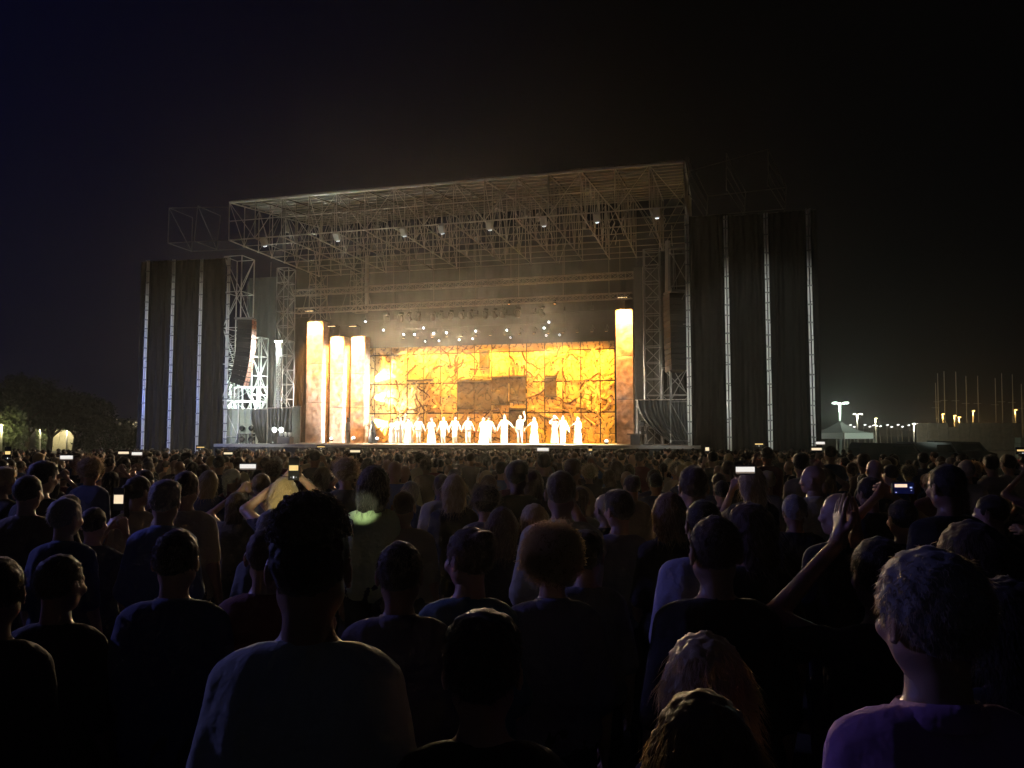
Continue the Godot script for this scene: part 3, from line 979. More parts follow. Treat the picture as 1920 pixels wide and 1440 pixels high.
func rock_texture() -> StandardMaterial3D:
	var size := 512
	var a := noise(0.012, 31, 5).get_seamless_image(size, size)
	var crack := noise(0.011, 77, 2, FastNoiseLite.TYPE_SIMPLEX_SMOOTH, FastNoiseLite.FRACTAL_RIDGED).get_seamless_image(size, size)
	var fine := noise(0.09, 5, 3).get_seamless_image(size, size)
	var out := Image.create(size, size, true, Image.FORMAT_RGB8)
	var hm := Image.create(size, size, true, Image.FORMAT_L8)
	for y in size:
		for x in size:
			var c := a.get_pixel(x, y).r
			var k := clampf((crack.get_pixel(x, y).r - 0.72) * 7.0, 0.0, 1.0)
			var g := fine.get_pixel(x, y).r
			var col := Color(0.46, 0.32, 0.13).lerp(Color(0.7, 0.52, 0.25), c).lerp(Color(0.07, 0.05, 0.035), k * 0.9)
			col = col.lerp(Color(0.3, 0.24, 0.16), clampf((g - 0.55) * 1.6, 0.0, 0.5))
			out.set_pixel(x, y, col.linear_to_srgb())
			var hv := clampf(0.3 + 0.4 * c + 0.25 * g - k * 0.3, 0, 1)
			hm.set_pixel(x, y, Color(hv, hv, hv))
	out.generate_mipmaps()
	var m := mat(Color.WHITE, 0.9)
	m.albedo_texture = ImageTexture.create_from_image(out)
	m.heightmap_enabled = true; m.heightmap_scale = 5.0; m.heightmap_texture = ImageTexture.create_from_image(hm)
	return m

func relief_panel(w: float, h: float, seed_at: Vector2, amp: float, nu := 14, nv := 22) -> MB:
	# a cast panel: a shallow box whose face carries ridges and furrows
	var mb := MB.new()
	var f := noise(1.1, 40, 3, FastNoiseLite.TYPE_SIMPLEX_SMOOTH, FastNoiseLite.FRACTAL_RIDGED)
	var g := noise(0.5, 41, 3)
	mb.grid(nu, nv, func(u: float, v: float) -> Vector3:
		var p := seed_at + Vector2((u - 0.5) * w, v * h)
		var e := minf(minf(u, 1.0 - u) * w, minf(v, 1.0 - v) * h)
		var warp := Vector2(g.get_noise_2d(p.x, p.y), g.get_noise_2d(p.x + 31.0, p.y - 17.0)) * 1.2
		var z := (f.get_noise_2d(p.x + warp.x, (p.y + warp.y) * 0.7) * 0.6 + g.get_noise_2d(p.x * 3.0, p.y * 3.0) * 0.5) * amp
		return Vector3((u - 0.5) * w, v * h, z * clampf(e / 0.12, 0.0, 1.0)))
	for k in mb.uv.size():
		mb.uv[k] = Vector2((seed_at.x + mb.v[k].x) * 0.23, -(seed_at.y + mb.v[k].y) * 0.23)
	var d := 0.09
	var hw := w * 0.5
	mb.quad(Vector3(hw, 0, 0), Vector3(hw, 0, -d), Vector3(hw, h, -d), Vector3(hw, h, 0))
	mb.quad(Vector3(-hw, 0, -d), Vector3(-hw, 0, 0), Vector3(-hw, h, 0), Vector3(-hw, h, -d))
	mb.quad(Vector3(-hw, h, 0), Vector3(hw, h, 0), Vector3(hw, h, -d), Vector3(-hw, h, -d))
	mb.quad(Vector3(-hw, 0, -d), Vector3(hw, 0, -d), Vector3(hw, 0, 0), Vector3(-hw, 0, 0))
	mb.quad(Vector3(hw, 0, -d), Vector3(-hw, 0, -d), Vector3(-hw, h, -d), Vector3(hw, h, -d))
	return mb

func build_set() -> void:
	# back wall of cast panels: seams read off the photograph along the wall
	var seams := [691, 702.5, 732.5, 763.7, 794.5, 825.7, 857.5, 889, 921.7, 954.5, 987, 1021, 1055, 1088.7, 1125, 1153]
	var x0 := sp(691, 700, WALL_D).x
	var x1 := sp(1153, 700, WALL_D).x
	var heights := [0.0, 2.15, 4.28, 6.42, 7.0]
	var t := thing("set_wall", "long stage back wall of cracked ochre rock panels behind the performers", "stage set", on_stage(Vector3((x0 + x1) * 0.5, DECK, -WALL_D)))
	var grey := {"11_1": 1, "6_1": 1, "7_1": 1, "8_1": 1, "9_1": 1, "9_0": 1, "4_1": 2, "3_1": 2, "14_1": 2, "13_1": 2}
	for c in 15:
		var a: float = sp(seams[c], 700, WALL_D).x - (x0 + x1) * 0.5
		var b: float = sp(seams[c + 1], 700, WALL_D).x - (x0 + x1) * 0.5
		for r in 4:
			var w := b - a - 0.085
			var hh: float = heights[r + 1] - heights[r] - 0.085
			var rough: float = 0.05 + 0.04 * fmod(c * 0.37 + r * 0.61, 1.0)
			if grey.get("%d_%d" % [c, r], 0) == 2: rough = 0.16
			var mb := relief_panel(w, hh, Vector2((a + b) * 0.5 + c * 3.3, heights[r] + r * 5.1), rough, 14, 22 if r < 3 else 6)
			part("panel", mb, M.rock_tones[(c * 7 + r * 3) % M.rock_tones.size()], t, Transform3D(Basis.IDENTITY, Vector3((a + b) * 0.5, heights[r], 0)))
	# grey slabs set on the wall with a ledge over each
	for e in [[899, 918, 660, 690], [858, 889, 716, 767], [890, 921, 716, 770], [922, 953, 709, 760], [955, 986, 707, 752], [1022, 1043, 708, 745], [955, 986, 768, 800], [764, 794, 715, 724], [795, 812, 714, 718]]:
		var a := sp(e[0], e[2], WALL_D - 0.1)
		var b := sp(e[1], e[3], WALL_D - 0.1)
		var w := b.x - a.x
		var hh := a.y - b.y
		var cx := (a.x + b.x) * 0.5 - (x0 + x1) * 0.5
		if hh > 0.5:
			part("slab", relief_panel(w, hh, Vector2(a.x * 2.0, a.y), 0.09, 12, 16), M.rock_grey, t, Transform3D(Basis(Vector3.BACK, 0.01 * sin(a.x * 9.0)), Vector3(cx, b.y - DECK, 0.13)))
		var mb := MB.new()
		mb.box(Vector3(0, 0, 0.1), Vector3(w * 1.02, 0.12, 0.24), 0.02)
		part("ledge", mb, M.rock_grey, t, Transform3D(Basis.IDENTITY, Vector3(cx, a.y - DECK + 0.05, 0.05)))
	# raised root-like veins
	var r := RandomNumberGenerator.new()
	r.seed = 21
	for k in 180:
		var p := Vector3(r.randf_range(-6.9, 7.9), r.randf_range(0.3, 6.6), 0.03)
		var dir := r.randf_range(-PI, PI)
		if k % 4 == 0: dir = -PI * 0.5 + r.randf_range(-0.3, 0.3)
		var mb := MB.new()
		var n := r.randi_range(5, 10)
		for j in n:
			dir += r.randf_range(-0.45, 0.45)
			var q := p + Vector3(cos(dir), sin(dir), 0) * r.randf_range(0.12, 0.26)
			if q.y < 0.2 or q.y > 6.8 or absf(q.x) > 8.1: break
			var taper := 1.0 - 0.7 * j / n
			mb.bar(p, q, 0.075 * taper, 6, 0.068 * taper)
			p = q
		if mb.v.size() > 0: part("vein", mb, M.rock_dark if k % 3 == 0 else M.rock_tones[k % M.rock_tones.size()], t)
	for e in [[841, 687], [905, 686], [842, 744], [906, 742], [970, 740], [969, 682], [1037, 680], [1073, 797]]:
		var p := sp(e[0], e[1], WALL_D - 0.1)
		var mb := MB.new()
		mb.box(Vector3(p.x - (x0 + x1) * 0.5, p.y - DECK, 0.12), Vector3(0.13, 0.15, 0.12), 0.01)
		part("socket", mb, M.black_board, t)
	# braces behind the wall
	var mb2 := MB.new()
	for k in 9:
		var x := -7.6 + k * 1.9
		mb2.bar(Vector3(x, 0.05, -1.8), Vector3(x, 5.6, -0.12), 0.04, 5); mb2.bar(Vector3(x, 0.05, -1.8), Vector3(x, 0.05, -0.12), 0.04, 5)
	part("rear_braces", mb2, M.steel_dark, t)
	# columns
	column(576, 606, 603, 6.4, "tallest rock-clad set column, outermost of three beside the wide grey drape", 0, 0.85, 1.0)
	column(620, 645, 631, 6.8, "rock-clad set column between the tallest column and its twin", 1, 0.85, 0.92)
	column(659, 684, 631, 7.2, "rock-clad set column that touches the back wall, third from the wide grey drape", 2, 0.8, 1.3)
	column(1154, 1186, 580, 6.4, "single rock-clad set column closing the end of the back wall", 3, 0.7, 1.0)
	# black masking between and beside the columns
	black_cloth(545, 577, 596, 7.6, "black masking drape between the floodlight mast and the tallest set column", 2.0, 21, M.black_matt, DECK, 0.04, 0.2)
	black_cloth(606, 622, 600, 7.9, "narrow black masking drape between the tallest column and the next", 1.0, 22, M.black_matt, DECK, 0.03, 0.2)
	black_cloth(644, 662, 610, 8.0, "narrow black masking drape between the twin columns", 1.0, 23, M.black_matt, DECK, 0.03, 0.2)
	# plain grey wall at the other end
	var pa := sp(1188, 560, 5.6)
	var pb := sp(1246, 828, 5.6)
	var g := thing("masking_wall", "tall plain dark grey masking wall next to the single set column", "wall", on_stage(Vector3((pa.x + pb.x) * 0.5, DECK, pa.z)))
	for k in 3:
		var w := (pb.x - pa.x) / 3.0
		var mb := MB.new()
		mb.box(Vector3((k - 1) * w, (pa.y - DECK) * 0.5 + 1.0, 0), Vector3(w - 0.02, pa.y - DECK + 2.0, 0.05), 0.006)
		part("panel", mb, M.mask_grey, g)
	mb2 = MB.new()
	mb2.bar(Vector3(-0.3, 0, 0.12), Vector3(-0.3, pa.y - DECK + 2.0, 0.12), 0.022, 6)
	part("rail", mb2, M.alu, g)
	mb2 = MB.new()
	mb2.bar(Vector3(0.75, 0.9, 0.2), Vector3(0.75, pa.y - DECK + 3.4, 0.2), 0.022, 6)
	part("rail", mb2, M.alu, g)
	# black border cloths over the wall and far upstage
	black_cloth(560, 1190, 470, 13.2, "huge black backdrop hung upstage across the whole width", 26.0, 24, M.black_matt, DECK, 0.05, 0.1)
	black_cloth(692, 1153, 592, 9.4, "black border cloth above the rock wall behind the stage lamps", 16.0, 25, M.black_matt, 7.2, 0.03, 0.0)
	black_cloth(470, 548, 520, 6.0, "tall black side drape behind the floodlight mast", 6.0, 26, M.black_matt, DECK, 0.05, 0.3)
	black_cloth(1240, 1296, 470, 6.5, "tall black side drape behind the black loudspeaker block", 5.0, 27, M.black_matt, DECK, 0.05, 0.3)

func column(px0: float, px1: float, py: float, deep: float, label: String, k: int, thick: float, warm: float) -> void:
	var a := sp(px0, py, deep)
	var b := sp(px1, py, deep)
	var w := b.x - a.x
	var h := a.y - DECK
	var t := thing("set_column", label, "stage set", on_stage(Vector3((a.x + b.x) * 0.5, DECK, -deep)))
	var y := 0.0
	var cuts := [0.33, 0.32, 0.35]
	for j in 3:
		var hh: float = h * cuts[j]
		part("face_panel", relief_panel(w - 0.02, hh - 0.03, Vector2(k * 7.0, y), 0.06, 12, 20), M.rock_column, t, Transform3D(Basis.IDENTITY, Vector3(0, y, 0)))
		for s in [-1.0, 1.0]:
			var mb := MB.new()
			mb.box(Vector3(s * (w * 0.5 - 0.03), y + hh * 0.5, -thick * 0.5 - 0.1), Vector3(0.06, hh - 0.03, thick), 0.006)
			part("side_panel", mb, M.rock_column, t)
		y += hh
	var mb2 := MB.new()
	mb2.box(Vector3(0, h * 0.5, -thick * 0.5 - 0.12), Vector3(w - 0.14, h - 0.05, thick - 0.06), 0.0)
	part("core", mb2, M.black_board, t)
	# its own lamp on an arm above the face
	var lamp := thing("column_lamp", "small lamp on an arm above the " + ["tallest set column", "middle set column", "third set column", "single set column"][k], "lamp", on_stage(Vector3((a.x + b.x) * 0.5, DECK + h, -deep)))
	mb2 = MB.new()
	mb2.bar(Vector3(0, 0.0, -0.3), Vector3(0, 0.75, -0.3), 0.025, 6); mb2.bar(Vector3(0, 0.75, -0.3), Vector3(0, 0.75, 0.8), 0.025, 6)
	part("arm", mb2, M.steel_dark, lamp)
	mb2 = MB.new()
	mb2.box(Vector3(0, 0.68, 0.86), Vector3(w * 0.6, 0.14, 0.2), 0.02)
	part("housing", mb2, M.black_metal, lamp)
	mb2 = MB.new()
	mb2.quad(Vector3(-w * 0.26, 0.605, 0.94), Vector3(-w * 0.26, 0.605, 0.78), Vector3(w * 0.26, 0.605, 0.78), Vector3(w * 0.26, 0.605, 0.94))
	part("lamp_glass", mb2, M.lamp_warm, lamp)
	spot(lamp, Vector3(0, 0.58, 0.86), Vector3(0, -0.75, 0.0), Color(1.0, 0.4, 0.075), COLUMN * warm, 34.0, 0.12, 0.7)

func moving_head() -> Node3D:
	var t := thing("moving_light", "unlit moving-head lamp hung under the front lighting truss", "stage light", Transform3D.IDENTITY, "unlit moving lamps on the front lighting truss")
	var mb := MB.new()
	mb.box(Vector3(0, -0.07, 0), Vector3(0.34, 0.13, 0.26), 0.02); mb.bar(Vector3(0, 0, 0), Vector3(0, 0.22, 0), 0.025, 6)
	part("base", mb, M.black_metal, t)
	mb = MB.new()
	for s in [-1.0, 1.0]:
		mb.path([Vector3(s * 0.06, -0.14, 0), Vector3(s * 0.19, -0.2, 0), Vector3(s * 0.21, -0.42, 0)], 0.032, 6)
	part("yoke", mb, M.grey_metal, t)
	mb = MB.new()
	var tilt := Basis(Vector3.RIGHT, 0.5)
	mb.lathe(Vector3(0, -0.42, 0), [Vector2(0.0, 0.24), Vector2(0.09, 0.22), Vector2(0.14, 0.1), Vector2(0.16, -0.12), Vector2(0.15, -0.2), Vector2(0.13, -0.21)].map(func(p: Vector2) -> Vector2: return Vector2(p.x, p.y)), 14, tilt)
	var hd := part("head", mb, M.grey_metal, t)
	mb = MB.new()
	mb.bar(Vector3(0, -0.42, 0) + tilt * Vector3(0, -0.19, 0), Vector3(0, -0.42, 0) + tilt * Vector3(0, -0.2, 0), 0.13, 14)
	part("lens", mb, M.lens, hd)
	return t

func lit_lamp(px: float, py: float, deep: float, c: Color, energy: float, aim: Vector3, label: String, group: String, shine: Material, wide := 26.0) -> void:
	var p := sp(px, py, deep)
	var t := thing("stage_lamp", label, "stage light", on_stage(p), group)
	var d := (aim - p).normalized()
	var bs := Basis.looking_at(d)
	var mb := MB.new()
	mb.lathe(Vector3.ZERO, [Vector2(0.0, 0.3), Vector2(0.08, 0.28), Vector2(0.11, 0.12), Vector2(0.125, 0.0), Vector2(0.12, -0.02)], 14, bs * Basis(Vector3.RIGHT, PI * 0.5))
	part("housing", mb, M.black_metal, t)
	mb = MB.new()
	mb.lathe(Vector3.ZERO, [Vector2(0.085, 0.0), Vector2(0.06, -0.02), Vector2(0.0, -0.03)], 14, bs * Basis(Vector3.RIGHT, PI * 0.5))
	part("lamp_lens", mb, shine, t)
	mb = MB.new()
	mb.path([Vector3(0.19, 0, 0), Vector3(0.19, 0.26, 0), Vector3(-0.19, 0.26, 0), Vector3(-0.19, 0, 0)], 0.018, 5)
	mb.bar(Vector3(0, 0.26, 0), Vector3(0, 0.5, 0), 0.02, 5)
	part("yoke", mb, M.steel_dark, t)
	if energy > 0.0:
		spot(t, d * 0.08, d * 10.0, c, energy, wide, 0.12, 0.8)

func build_trusses() -> void:
	var hang := [[556, 586, 1186, 551, 4.2, 0.36, "front lighting truss crowded with hung lamps above the set"], [466, 553, 1216, 516, 6.4, 0.4, "plain lighting truss hung higher and further upstage"]]
	for e in hang:
		var a := sp(e[0], e[1], e[4])
		var b := sp(e[2], e[3], e[4])
		a.y = (a.y + b.y) * 0.5; b.y = a.y
		var t := thing("lighting_truss", "long " + e[6], "truss", on_stage(Vector3(0, 0, 0)))
		var n := 10
		for k in n:
			var mb := MB.new()
			lattice(mb, a.lerp(b, float(k) / n), a.lerp(b, (k + 0.995) / n), e[5], 0.022, 0.013, 0.5)
			part("truss_section", mb, M.alu_dull, t)
		for k in 8:
			var mb := MB.new()
			var p := a.lerp(b, (k + 0.5) / 8.0)
			mb.bar(p + Vector3(0, 0.2, 0), Vector3(p.x, ROOF_LOW, p.z), 0.018, 4)
			part("hanging_wire", mb, M.alu_dull, t)
	var fa := sp(556, 586, 4.2)
	var fb := sp(1186, 551, 4.2)
	var fy := (fa.y + fb.y) * 0.5 - 0.22
	var proto := moving_head()
	var first := true
	var k := 0
	for px in [725, 752, 767, 784, 811, 826, 845, 865, 881, 910, 927, 942, 971, 1016]:
		var p := sp(px, 588, 4.2)
		var w := on_stage(Vector3(p.x, fy - 0.2, p.z), 0.9 * sin(k * 2.3))
		if first: proto.transform = w
		else: copy(proto, w)
		first = false; k += 1
	# two small amber lamps in the same truss
	for px in [954, 1040]:
		var p := sp(px, 575, 4.1)
		lit_lamp(px, 570, 4.1, Color(1, 0.55, 0.15), 0.0, p + Vector3(0, -1, 0.6), "small dim amber lamp clamped in the front lighting truss", "amber lamps in the front truss", M.lamp_amber)
	# pipes that carry the lit lamps
	for e in [[612, 8.3, 700, 1060], [628, 8.8, 740, 1060]]:
		var a := sp(e[2], e[0], e[1])
		var b := sp(e[3], e[0] - 16, e[1])
		a.y = (a.y + b.y) * 0.5 + 0.35; b.y = a.y
		var t := thing("lamp_pipe", "thin black pipe carrying lit white lamps above the rock wall, " + ("upper of two" if e[0] < 620 else "lower of two"), "pipe", on_stage())
		var mb := MB.new()
		mb.bar(a, b, 0.03, 6)
		part("pipe", mb, M.steel_dark, t)
		mb = MB.new()
		for j in 5: mb.bar(a.lerp(b, j / 4.0), Vector3(a.lerp(b, j / 4.0).x, ROOF_LOW, a.z), 0.012, 4)
		part("hanging_wires", mb, M.steel_dark, t)
	var cool := Color(1.0, 0.72, 0.42)
	var lab := "lit bluish white stage lamp above the rock wall"
	var grp := "lit white lamps above the rock wall"
	var upper := [[719, 619], [757, 627], [777, 627], [794, 615], [813, 625], [837, 624], [892, 621], [950, 619], [1020, 615], [1029, 604]]
	var lower := [[797, 640], [823, 639], [861, 637], [886, 635], [957, 633], [1024, 629], [1049, 628]]
	var n := 0
	for e in upper:
		lit_lamp(e[0], e[1], 8.2, cool, BACK_LAMP, Vector3(-4.0 + 7.0 * sin(n * 1.7), 0.5, 14.0 + 6.0 * cos(n * 2.1)), lab, grp, M.lamp_cool, 30.0); n += 1
	for e in lower:
		lit_lamp(e[0], e[1], 8.7, cool, BACK_LAMP * 0.6, Vector3(-4.0 + 7.0 * sin(n * 1.7), 0.5, 9.0 + 4.0 * cos(n * 2.1)), lab, grp, M.lamp_cool_small, 26.0); n += 1
	lit_lamp(685, 603, 4.3, Color(1, 0.93, 0.8), 60.0, Vector3(-8, DECK, 0.5), "lit warm white lamp hung above the set columns", "", M.lamp_cool, 18.0)
	# amber grazing lamps along the head of the rock wall, hidden from the crowd by their own shades
	for j in 15:
		var px := 756.0 + j * 27.2
		var p := sp(px, 640, WALL_D - 0.75)
		var y := DECK + 7.55
		var t := thing("wall_wash_lamp", "small hooded amber lamp over the top edge of the rock wall", "stage light", on_stage(Vector3(p.x, y, p.z)), "amber lamps along the top of the rock wall")
		var mb := MB.new()
		mb.box(Vector3.ZERO, Vector3(0.22, 0.16, 0.2), 0.02); mb.bar(Vector3(0, 0.05, 0), Vector3(0, 0.45, -0.4), 0.018, 5); mb.bar(Vector3(0, 0.45, -0.4), Vector3(0, 0.3, -1.25), 0.018, 5)
		part("housing", mb, M.black_metal, t)
		mb = MB.new()
		mb.quad(Vector3(-0.08, -0.083, 0.07), Vector3(-0.08, -0.083, -0.07), Vector3(0.08, -0.083, -0.07), Vector3(0.08, -0.083, 0.07))
		part("lamp_glass", mb, M.lamp_amber, t)
		spot(t, Vector3(0, -0.1, 0), Vector3(0, -3.4, -0.72), Color(1.0, 0.48, 0.035), WALL_TOP * (1.0 + 0.35 * sin(j * 2.4)), 29.0 + 4.0 * sin(j * 1.3), 0.1, 0.6)
	# amber floods in the front truss that fill the wall
	for j in 7:
		var px := 785.0 + j * 54.0
		var p := sp(px, 560, 4.2)
		var q := sp(px, 730, WALL_D)
		var t := thing("flood_lamp", "square amber flood lamp hung low under the front lighting truss", "stage light", on_stage(Vector3(p.x, fy - 0.45, -4.2)), "amber floods on the front lighting truss")
		var mb := MB.new()
		mb.box(Vector3(0, 0, 0.08), Vector3(0.3, 0.26, 0.16), 0.02); mb.bar(Vector3(0, 0.1, 0.08), Vector3(0, 0.44, 0.08), 0.02, 5)
		part("housing", mb, M.black_metal, t)
		mb = MB.new()
		mb.quad(Vector3(0.12, -0.1, -0.004), Vector3(-0.12, -0.1, -0.004), Vector3(-0.12, 0.1, -0.004), Vector3(0.12, 0.1, -0.004))
		part("lamp_glass", mb, M.lamp_amber, t)
		var to := Vector3(q.x - p.x, DECK + 3.6 - fy + 0.45, -WALL_D + 4.2)
		spot(t, Vector3(0, 0, -0.06), to, Color(1.0, 0.38, 0.045), WALL_FILL, 30.0, 0.15, 0.5)
	# three lamps at the edge of the wall that throw fans of light along it
	n = 0
	for e in [[718, 1.0, 0.5], [745, 0.0, 0.0], [782, -1.0, -0.55]]:
		var p := sp(690, e[0], WALL_D - 0.2)
		var t := thing("side_fan_lamp", ["top", "middle", "bottom"][n] + " lamp of three on a boom throwing a fan along the rock wall", "stage light", on_stage(p), "fan lamps at the edge of the wall")
		var mb := MB.new()
		mb.bar(Vector3(-0.32, 0, 0), Vector3(-0.06, 0, 0), 0.09, 10)
		part("housing", mb, M.black_metal, t)
		mb = MB.new()
		mb.bar(Vector3(-0.06, 0, 0), Vector3(-0.05, 0, 0), 0.075, 12)
		part("lamp_lens", mb, M.lamp_warm, t)
		spot(t, Vector3(-0.02, 0, 0), Vector3(1.0, e[2], -0.13), Color(1.0, 0.62, 0.16), FAN, 17.0, 0.03, 0.1)
		n += 1
	# front light for the performers from the edge of the roof
	n = 0
	for px in [500, 636, 760, 831, 920, 1021, 1120, 1232]:
		var p := sp(px, 400, 0.0)
		p.y = ROOF_LOW - 0.35; p.z = 0.25
		var t := thing("profile_light", "pale boxy profile lamp clamped under the front edge of the roof", "stage light", on_stage(p), "profile lamps under the roof edge")
		var mb := MB.new()
		mb.box(Vector3(0, 0, 0), Vector3(0.36, 0.3, 0.5), 0.03, Basis(Vector3.RIGHT, -0.9)); mb.bar(Vector3(0, 0.1, 0), Vector3(0, 0.36, -0.2), 0.025, 5)
		part("housing", mb, M.pale_metal, t)
		mb = MB.new()
		mb.lathe(Vector3(0, -0.24, -0.17), [Vector2(0.12, 0.05), Vector2(0.11, -0.02), Vector2(0.0, -0.03)], 12, Basis(Vector3.RIGHT, 0.6))
		part("lamp_lens", mb, M.lamp_cool_small, t)
		var aim := Vector3(lerpf(-9.0, 4.0, n / 7.0), DECK + 0.6, -2.7)
		spot(t, Vector3(0, -0.32, -0.22), aim - p, Color(1.0, 0.8, 0.56), FRONT, 10.0, 0.12, 0.6)
		n += 1
	# side booms in both wings, out of the crowd's sight behind the low drapes
	for s in 2:
		var px: float = [544, 1214][s]
		var base := sp(px, 828, 1.7)
		var t := thing("boom_stand", "upright lamp boom in the wing " + ["beside the wide grey drape", "by the single set column"][s], "lamp stand", on_stage(Vector3(base.x, DECK, base.z)))
		var mb := MB.new()
		mb.bar(Vector3.ZERO, Vector3(0, 2.1, 0), 0.03, 6); mb.box(Vector3(0, 0.02, 0), Vector3(0.5, 0.04, 0.5), 0.01)
		part("pole", mb, M.steel_dark, t)
		for k2 in 3:
			var y := 0.7 + 0.6 * k2
			var dir := 1.0 if s == 0 else -1.0
			mb = MB.new()
			mb.bar(Vector3(dir * 0.05, y, 0), Vector3(dir * 0.4, y, 0), 0.1, 10)
			var hd := part("lamp_head", mb, M.black_metal, t)
			mb = MB.new()
			mb.bar(Vector3(dir * 0.4, y, 0), Vector3(dir * 0.41, y, 0), 0.085, 12)
			part("lamp_lens", mb, M.lamp_cool_small, hd)
			spot(t, Vector3(dir * 0.44, y, 0), Vector3(dir * 14.0, 1.0 + k2 * 0.9, -1.2 if s == 0 else -3.2), Color(1.0, 0.9, 0.74), SIDE_L if s == 0 else SIDE_R, 10.0, 0.08, 0.5)

func line_array(px: float, py0: float, py1: float, deep: float, turn: float, n: int, curve: float, label: String, front: Material) -> void:
	var a := sp(px, py0, deep)
	var b := sp(px, py1, deep)
	var t := thing("line_array", label, "loudspeaker", on_stage(a, turn))
	var ch := (a.y - b.y) / n
	var y := 0.0
	var z := 0.0
	var ang := 0.0
	for k in n:
		var bs := Basis(Vector3.RIGHT, ang)
		var c := Vector3(0, y - ch * 0.5, z)
		var mb := MB.new()
		mb.box(c, Vector3(0.95, ch * 0.95, 0.96), 0.02, bs)
		var cab := part("cabinet", mb, M.black_board, t)
		mb = MB.new()
		mb.box(c + bs * Vector3(0, 0, 0.485), Vector3(0.9, ch * 0.84, 0.02), 0.006, bs)
		part("grille", mb, front, cab)
		mb = MB.new()
		mb.box(c + bs * Vector3(0, 0, 0.5), Vector3(0.09, ch * 0.6, 0.012), 0.003, bs)
		part("horn_slot", mb, M.black_board, cab)
		y -= ch * cos(ang); z += ch * sin(ang) * -1.0
		ang += curve / n * (0.4 + 1.2 * k / n)
	var mb2 := MB.new()
	mb2.box(Vector3(0, 0.09, -0.1), Vector3(0.9, 0.12, 1.2), 0.02); mb2.bar(Vector3(0, 0.15, 0), Vector3(0, 2.6, 0), 0.02, 5); mb2.bar(Vector3(0, 0.15, -0.4), Vector3(0, 2.6, 0), 0.015, 4)
	part("rigging_frame", mb2, M.steel_mid, t)

func build_sound() -> void:
	line_array(463, 601, 722, 0.6, 1.85, 14, 0.35, "curved hanging loudspeaker column with grilles painted as red-lit beside pale scaffold", M.red_lit_grille)
	line_array(1264, 552, 697, 0.8, 3.6, 14, 0.12, "straight hanging black loudspeaker block with its fronts turned away", M.grille_dark)

func swag(px0: float, px1: float, py: float, deep: float, m: Material, label: String, pleats: float, sd: int, sweep := 0.0) -> void:
	# a low cloth hung from a rail; sweep gathers its folds to one side as they fall
	var a := sp(px0, py, deep)
	var b := sp(px1, py, deep)
	var w := b.x - a.x
	var h := a.y - DECK
	var t := thing("low_drape", label, "drape", on_stage(Vector3((a.x + b.x) * 0.5, DECK, -deep)))
	var mb := MB.new()
	var f := noise(0.8, sd, 3)
	mb.grid(int(pleats * 12), 20, func(u: float, v: float) -> Vector3:
		var down := 1.0 - v
		var su := u + sweep * down * down * (1.0 - u) * 0.9
		var g := f.get_noise_2d(u * 5.0, v * 0.6)
		var z := sin(u * TAU * pleats + g * 2.5) * (0.05 + 0.05 * down) + g * 0.1
		return Vector3((su - 0.5) * w, h * v + 0.03, z))
	part("cloth", mb, m, t)
	mb = MB.new()
	mb.bar(Vector3(-w * 0.5 - 0.1, h + 0.03, 0), Vector3(w * 0.5 + 0.1, h + 0.03, 0), 0.028, 6)
	for s in [-1.0, 1.0]: mb.bar(Vector3(s * w * 0.5, 0, -0.1), Vector3(s * w * 0.5, h + 0.03, -0.1), 0.028, 6)
	part("rail", mb, M.alu, t)

